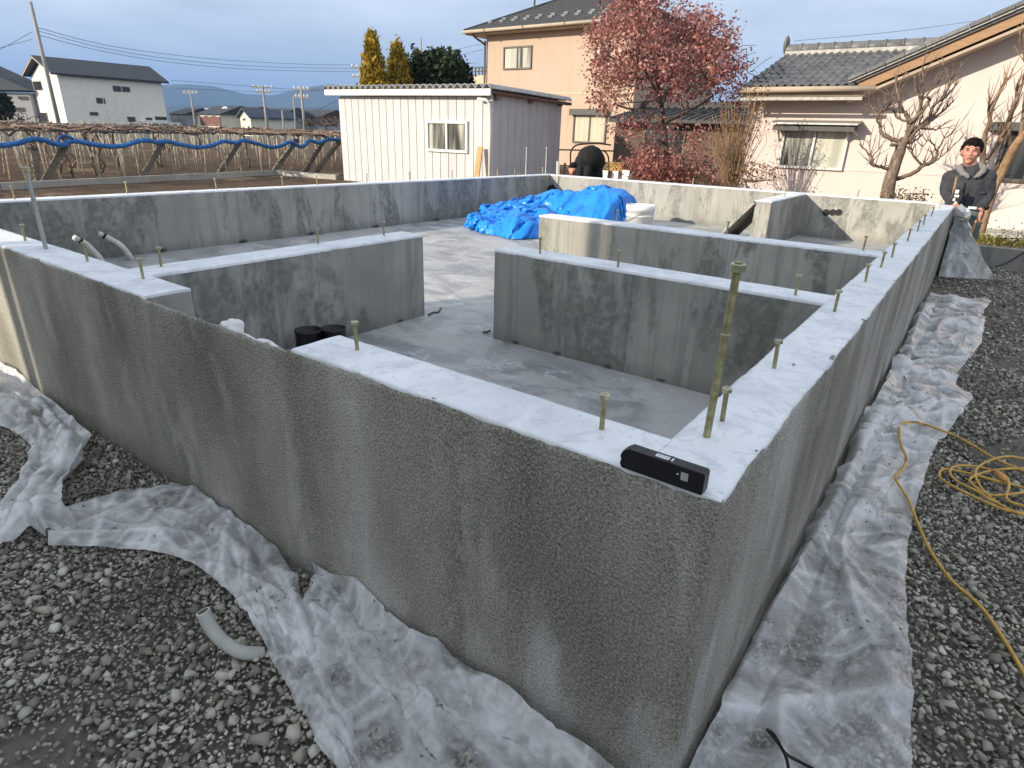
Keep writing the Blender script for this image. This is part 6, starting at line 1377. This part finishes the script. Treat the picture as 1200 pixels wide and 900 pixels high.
for i, (x, y, w) in enumerate(((655, 192, .03), (661, 190, .03))):
    a = at(x, 212, 12.8); b = at(x-1+i*2, 189+i*2, 12.9); tag(MB().bar((a[0], a[1], -.25), b, .05, .05).build('timber_batten', M['paintwhite'] if i == 0 else M['bark_dark'], None, base=(a[0], a[1], -.25)), ['pale timber batten leaning at the shed corner', 'dark timber batten leaning at the shed corner'][i], 'batten')

# ------------------------------------------------------------------ people
def union(name, mb, voxel, mat, parent, smooth_it=6, wob=0.0, wf=9.0):
    me = mb.mesh(name+'_raw'); o = bpy.data.objects.new(name+'_raw', me); COL.objects.link(o)
    m = o.modifiers.new('r', 'REMESH'); m.mode = 'VOXEL'; m.voxel_size = voxel; m2 = o.modifiers.new('s', 'SMOOTH'); m2.factor = .5; m2.iterations = smooth_it
    dg = bpy.context.evaluated_depsgraph_get(); dg.update(); nm = bpy.data.meshes.new_from_object(o.evaluated_get(dg)); bpy.data.objects.remove(o, do_unlink=True); nm.name = name
    n = len(nm.vertices); co = np.empty(n*3); nm.vertices.foreach_get('co', co); co = co.reshape(-1, 3); no = np.empty(n*3); nm.vertices.foreach_get('normal', no); no = no.reshape(-1, 3)
    if wob:
        w = np.array([mnoise.noise((p[0]*wf, p[1]*wf, p[2]*wf*.6))+.5*mnoise.noise((p[0]*wf*2.3, p[1]*wf*2.3, p[2]*wf*1.6)) for p in co]); co += no*(w*wob)[:, None]; nm.vertices.foreach_set('co', co.ravel())
    nm.polygons.foreach_set('use_smooth', [True]*len(nm.polygons)); nm.materials.clear(); return link(name, nm, mat, parent)
def capsule(mb, pts, rad, n=14):
    s = spline(pts, 5); r = np.interp(np.linspace(0, 1, len(s)), np.linspace(0, 1, len(rad)), rad); mb.tube(s, r, n); mb.ell(s[0], (r[0],)*3, n, 8); mb.ell(s[-1], (r[-1],)*3, n, 8)
def man():
    d = 6.0; k = d/FPX; rgt = np.array([CR[0], CR[1], 0]); rgt /= np.linalg.norm(rgt); f = np.array([CAM[0]-at(1138, 200, d)[0], CAM[1]-at(1138, 200, d)[1], 0]); f /= np.linalg.norm(f)    # faces the viewer
    right = np.cross(np.array([0, 0, 1.0]), f)*1.0                                               # his left hand side = photo right
    if right@rgt < 0: right = -right
    Q0 = at(1138, 178, d)
    def P(x, y, o=0.0):
        r_ = _ray(x, y); return CAM+r_*(((Q0-CAM)@f)/(r_@f))+f*o
    up = np.array([0, 0, 1.0]); hc = P(1138, 178); 
    foot = P(1126, 300); t = thing('person', 'man in charcoal jacket with grey fleece collar standing at the far wall end', 'person', (foot[0], foot[1], -.25))
    b = MB(); s = .112       # half head height
    ax = np.stack([right, f, up], 1)
    E = lambda c, r, n=14, m=10: b.ell(c, r, n, m, ax)
    L = lambda x, y, z: hc+right*x+f*y+up*z
    E(L(0, -.008, .022), (.078, .094, .088), 18, 12); E(L(0, .018, -.040), (.060, .068, .070), 16, 12); E(L(0, .050, -.088), (.030, .028, .026))
    E(L(0, .090, -.018), (.014, .020, .022)); E(L(0, .082, .008), (.010, .012, .03)); E(L(0, .078, .028), (.05, .014, .010)); E(L(0, .078, -.055), (.027, .014, .010))
    for sx in (-1, 1): E(L(sx*.040, .062, -.022), (.022, .022, .02)); E(L(sx*.078, -.004, -.008), (.010, .020, .032)); E(L(sx*.014, .085, -.026), (.009, .011, .008))
    nb_ = P(1139, 199)-f*.03; capsule(b, [L(0, -.012, -.06), (L(0, -.012, -.06)+nb_)/2, nb_], [.055, .054, .062])
    # torso, arms, hands under the clothes
    shL, shR = P(1113, 208), P(1159, 209); hip = P(1127, 246); capsule(b, [nb_-up*.05-f*.02, (nb_+hip)/2-f*.02, hip], [.06, .085, .10])
    elR, haR = P(1158, 229, .01), P(1149, 245, .07); elL, haL = P(1109, 224, .05), P(1119, 239, .26)
    for a_, e_, h_ in ((shL, elL, haL), (shR, elR, haR)): capsule(b, [a_, e_, h_], [.055, .045, .032])
    def hand(h, dirv, side, curl):
        dirv = dirv/np.linalg.norm(dirv); n_ = np.cross(dirv, side); n_ /= np.linalg.norm(n_); b.ell(h+dirv*.045, (.040, .018, .050), 12, 8, np.stack([side, n_, dirv], 1))
        for i, (o, ln) in enumerate(((-.030, .066), (-.011, .076), (.009, .072), (.028, .056))):
            p0 = h+dirv*.082+side*o; p1 = p0+dirv*ln*.45+n_*curl*.4*ln; p2 = p1+dirv*ln*.25+n_*curl*ln*.7; p3 = p2-dirv*ln*.05+n_*curl*ln*.45; capsule(b, [p0, p1, p2, p3], [.0095, .009, .0085, .0075], 8)
        q0 = h+dirv*.028-side*.036; q1 = q0-side*.026+dirv*.022+n_*curl*.012; q2 = q1+dirv*.028+n_*curl*.026; capsule(b, [q0, q1, q2], [.012, .011, .009], 8)
    hand(haR, np.array([0, 0, -1.0])-right*.05, f*.45+right*.9 if False else right*.8+f*.6, -.7)
    hand(haL, f*.8-up*.35+right*.15, right, .8)
    # legs
    kn = [P(1115, 283, .05), P(1132, 284, .02)]; an = [np.array([*P(1114, 300)[:2], -.17]), np.array([*P(1134, 300)[:2], -.17])]
    hp2 = [P(1118, 250), P(1137, 250)]
    for h_, k_2, a_ in zip(hp2, kn, an): capsule(b, [h_, k_2, a_], [.085, .06, .042]); b.ell(a_+f*.06-up*.035, (.045, .12, .04), 12, 8, ax)
    body = union('body', b, .0075, M['skin'], t, 3)
    j = MB(); cb = P(1130, 241); jc = lambda c, rx, ry, rz: j.ell(c, (rx, ry, rz), 18, 10, ax)
    for fz in np.linspace(0, 1, 12):
        c = cb+(nb_-cb)*fz; rx = np.interp(fz, [0, .3, .62, .82, .93, 1], [.160, .168, .182, .172, .125, .085]); ry = np.interp(fz, [0, .5, .85, 1], [.125, .14, .125, .085]); jc(c, rx, ry, .07)
    for s_, e_, h_ in ((shL, elL, haL), (shR, elR, haR)):
        w_ = h_+(e_-h_)*.18; capsule(j, [s_, e_, w_], [.068, .054, .044], 16)
    capsule(j, [shL, (shL+shR)/2+up*.02-f*.02, shR], [.072, .085, .072], 16); capsule(j, [shL, P(1115, 222), P(1118, 238)], [.06, .065, .06]); capsule(j, [shR, P(1155, 222), P(1150, 236)], [.07, .07, .06])
    union('jacket', j, .009, M['jacket'], t, 8, .011, 10)
    hm = MB(); hem = cb-up*.055
    hm.tube([hem+np.array([0, 0, -.02]), hem+np.array([0, 0, .025])], [.178, .176], 20); V = np.array(hm.v); c_ = V.mean(0); q = V-c_; hm.v = [tuple(c_+right*(p@right)*1.0+f*(p@f)*.68+up*p[2]) for p in q]; hm.build('waistband', M['blackcloth'], t, True)
    for h_, e_ in ((haL, elL), (haR, elR)):
        w_ = h_+(e_-h_)*.16; MB().tube([w_+(h_-e_)*.02, w_+(e_-h_)*.12], [.059, .062], 14).build('cuff', M['jacket'], t, True)
    # collar: two fleece lapels round the neck
    for sx in (-1, 1):
        cm = MB(); pts = [P(1139+sx*3, 192.5, -.09), P(1139+sx*9, 193, -.03), P(1139+sx*14, 197, .05), P(1139+sx*10, 203, .10), P(1139+sx*4, 207, .13)]; capsule(cm, pts, [.022, .026, .030, .028, .014], 10); union('collar', cm, .008, M['fleece'], t, 4, .009, 25)
    MB().tube([nb_+f*.105-up*.09, nb_+f*.135-up*.22, cb+f*.124-up*.02], [.006, .006, .006], 6).build('zip', M['blackcloth'], t)
    for sx in (-1, 1): p = nb_+right*sx*.10+f*.118-up*.19; MB().obox(p-right*.055, right*.11, up*-.018, f*.010).build('pocket_flap', M['jacket'], t, base=p)
    tr2 = MB(); capsule(tr2, [P(1127, 244), P(1127, 252)], [.135, .13], 18)
    for h_, k_2, a_ in zip(hp2, kn, an): capsule(tr2, [h_, k_2, a_], [.115, .086, .070], 16)
    union('trousers', tr2, .010, M['trouser'], t, 6, .008, 9)
    for a_ in an: MB().ell(a_+f*.065-up*.035, (.055, .135, .048), 14, 8, ax).build('boot', M['blackrub'], t, True)
    # hair: a cap over the skull with a ragged front line
    h = MB(); hr_ = np.random.default_rng(91)
    for q in range(420):
        v = hr_.normal(0, 1, 3); v /= np.linalg.norm(v); x, y, z = v[0]*.080, -.008+v[1]*.096, .022+v[2]*.092
        lim = .070+.010*hr_.uniform(-1, 1)-.012*abs(v[0]) if y > .035 else (.022 if y > .012 else (.0 if y > -.03 else -.055))
        if z > lim: h.ell(L(x, y, z+.004), (.017, .017, .015+.006*hr_.uniform()), 7, 5, ax)
    h.ell(L(0, -.012, .035), (.078, .092, .078), 16, 12, ax)
    union('hair', h, .0070, M['hair'], t, 1, .005, 60)
    for sx in (-1, 1):
        MB().ell(L(sx*.030, .0815, .012), (.011, .004, .0035), 10, 6, ax).build('eye', M['hair'], t, True); MB().ell(L(sx*.031, .085, .030), (.018, .004, .0045), 10, 6, ax).build('eyebrow', M['hair'], t, True)
    MB().ell(L(0, .0905, -.055), (.024, .004, .0045), 12, 6, ax).build('mouth', M['brick'], t, True)
    # tools: rod with a black and white gadget on the wall end, tan stick in his left hand
    g = thing('measuring_rod', 'thin pale rod with a black and white device held upright on the wall end', 'tool', onz(1112, 245, HW))
    r0, r1 = P(1115, 241, .30), P(1122, 206, .26); MB().tube([r0, r1], .010, 8).build('rod', M['bark_pale'], g, True); c = P(1121, 230, .27)
    MB().obox(c-right*.035-up*.10, right*.075, f*.045, up*.185).build('device', M['black'], g, bevel=.006)
    p = c+f*.0455-right*.020
    for (x0, z0, w, h_) in ((.0, .045, .030, .032), (.004, .010, .036, .022), (.0, -.025, .018, .024), (.020, -.055, .018, .024), (-.004, -.085, .02, .018)): MB().obox(p+right*x0+up*z0, right*w, up*h_, f*.0012).build('white_mark', M['white'], g)
    MB().tube([c+right*.0+up*.085, c+up*.105], [.012, .008], 8).build('knob', M['black'], g)
    e0, e1 = haR-up*.09+f*.01-right*.012, P(1137, 276, .14); st = thing('wooden_stick', 'tan wooden stick hanging from the hand of the man at the wall end', 'stick', e1); MB().tube([haR-up*.03+f*.0-right*.010, e0, e1], [.013, .013, .012], 8).build('shaft', M['orangep'], st, True)
    # white trims at the jacket hem
    for (x, y, w) in ((1123, 243.5, .07), (1139, 243.5, .07)): q = P(x, y, .155); MB().obox(q-right*w/2, right*w, up*.022, f*.006).build('white_tab', M['white'], t, base=q)
so = union('plastic_sack', rest_sack, .006, M['bag'], None, 1, .016, 27); tag(so, 'crumpled white plastic sack stuffed in the entrance notch of the front wall', 'sack')
man()
def croucher():
    d = 11.2; P = lambda x, y, o=0.0: at(x, y, d)+_f*o
    _f = np.array([CAM[0]-at(690, 190, d)[0], CAM[1]-at(690, 190, d)[1], 0]); _f /= np.linalg.norm(_f); rgt = np.array([CR[0], CR[1], 0]); rgt /= np.linalg.norm(rgt); up = np.array([0, 0, 1.0]); ax = np.stack([rgt, _f, up], 1)
    ft = P(692, 225); t = thing('person', 'person in black bending low, head down, beyond the back wall', 'person', (ft[0], ft[1], -.25))
    hd_ = P(672.5, 198, .12); b = MB(); b.ell(hd_, (.085, .10, .105), 16, 12, ax); b.ell(hd_-up*.05+_f*.03-rgt*.02, (.06, .065, .06), 14, 10, ax); b.ell(hd_-up*.03+_f*.10-rgt*.01, (.015, .02, .02), 8, 6, ax)
    for s in (-1, 1): b.ell(hd_+rgt*s*.088-up*.01, (.012, .02, .03), 8, 6, ax)
    sh_ = P(683, 190, .08); capsule(b, [hd_, sh_], [.055, .06]); capsule(b, [sh_, P(692, 182), P(698, 192, -.1)], [.12, .14, .13])
    for s, x in ((-1, 679), (1, 688)):
        h_ = P(x, 211, .28); capsule(b, [P(681+(x-679)*.9, 192, .1), P(x, 202, .24), h_], [.05, .042, .03])
        for i, o in enumerate((-.03, -.01, .01, .03)): capsule(b, [h_-up*.03+rgt*o, h_-up*(.085+.012*(i in (1, 2)))+rgt*o+_f*.02, h_-up*(.12+.015*(i in (1, 2)))+rgt*o], [.0105, .0098, .0085], 7)
        capsule(b, [h_-up*.01-rgt*.035, h_-up*.06-rgt*.055+_f*.02], [.012, .010], 7)
    for x in (690, 701): capsule(b, [P(697, 197, -.1), P(x, 207, .0), np.array([*P(x, 207)[:2], -.2])], [.085, .065, .045])
    union('body', b, .012, M['skin'], t, 3)
    c = MB(); c.ell(P(691.5, 186, .02), (.25, .24, .235), 20, 14, ax); c.ell(P(697, 190, -.1), (.20, .22, .21), 16, 12, ax); c.ell(P(684, 190, .08), (.17, .16, .16), 16, 12, ax)
    for x in (679, 688): capsule(c, [P(682+(x-679)*.9, 190, .1), P(x, 202, .24), P(x, 207.5, .27)], [.085, .07, .055])
    union('coat', c, .014, M['blackcloth'], t, 6, .012, 7)
    l = MB()
    for x in (690, 701): capsule(l, [P(697, 196, -.1), P(x, 206, .03), np.array([*P(x, 207)[:2], -.17])], [.12, .09, .07])
    union('trousers', l, .014, M['blackcloth'], t, 5, .008, 8)
    h = MB(); h.ell(hd_+up*.035-_f*.02, (.094, .105, .092), 16, 12, ax); h.ell(hd_+up*.055+_f*.05, (.08, .06, .05), 12, 8, ax); union('hair', h, .012, M['hair'], t, 2, .008, 30)
    for x in (690, 701): p = np.array([*P(x, 207)[:2], -.21]); MB().ell(p+_f*.06, (.05, .13, .045), 12, 8, ax).build('boot', M['blackrub'], t, True)
croucher()
# ------------------------------------------------------------------ air: one closed box of thin even haze round everything
hz = bpy.data.objects.new('haze', MB().box(-7000, 7000, -400, 7000, -60, 420).mesh('haze')); COL.objects.link(hz); tag(hz, kind='stuff')
hm_ = bpy.data.materials.new('haze'); hm_.use_nodes = True; ht = hm_.node_tree
for n in list(ht.nodes): ht.nodes.remove(n)
ho_ = ht.nodes.new('ShaderNodeOutputMaterial'); pv = ht.nodes.new('ShaderNodeVolumePrincipled'); pv.inputs['Color'].default_value = (.32, .55, 1.0, 1); pv.inputs['Density'].default_value = 0.00027; pv.inputs['Anisotropy'].default_value = 0.0
ht.links.new(pv.outputs[0], ho_.inputs['Volume']); hz.data.materials.append(hm_)
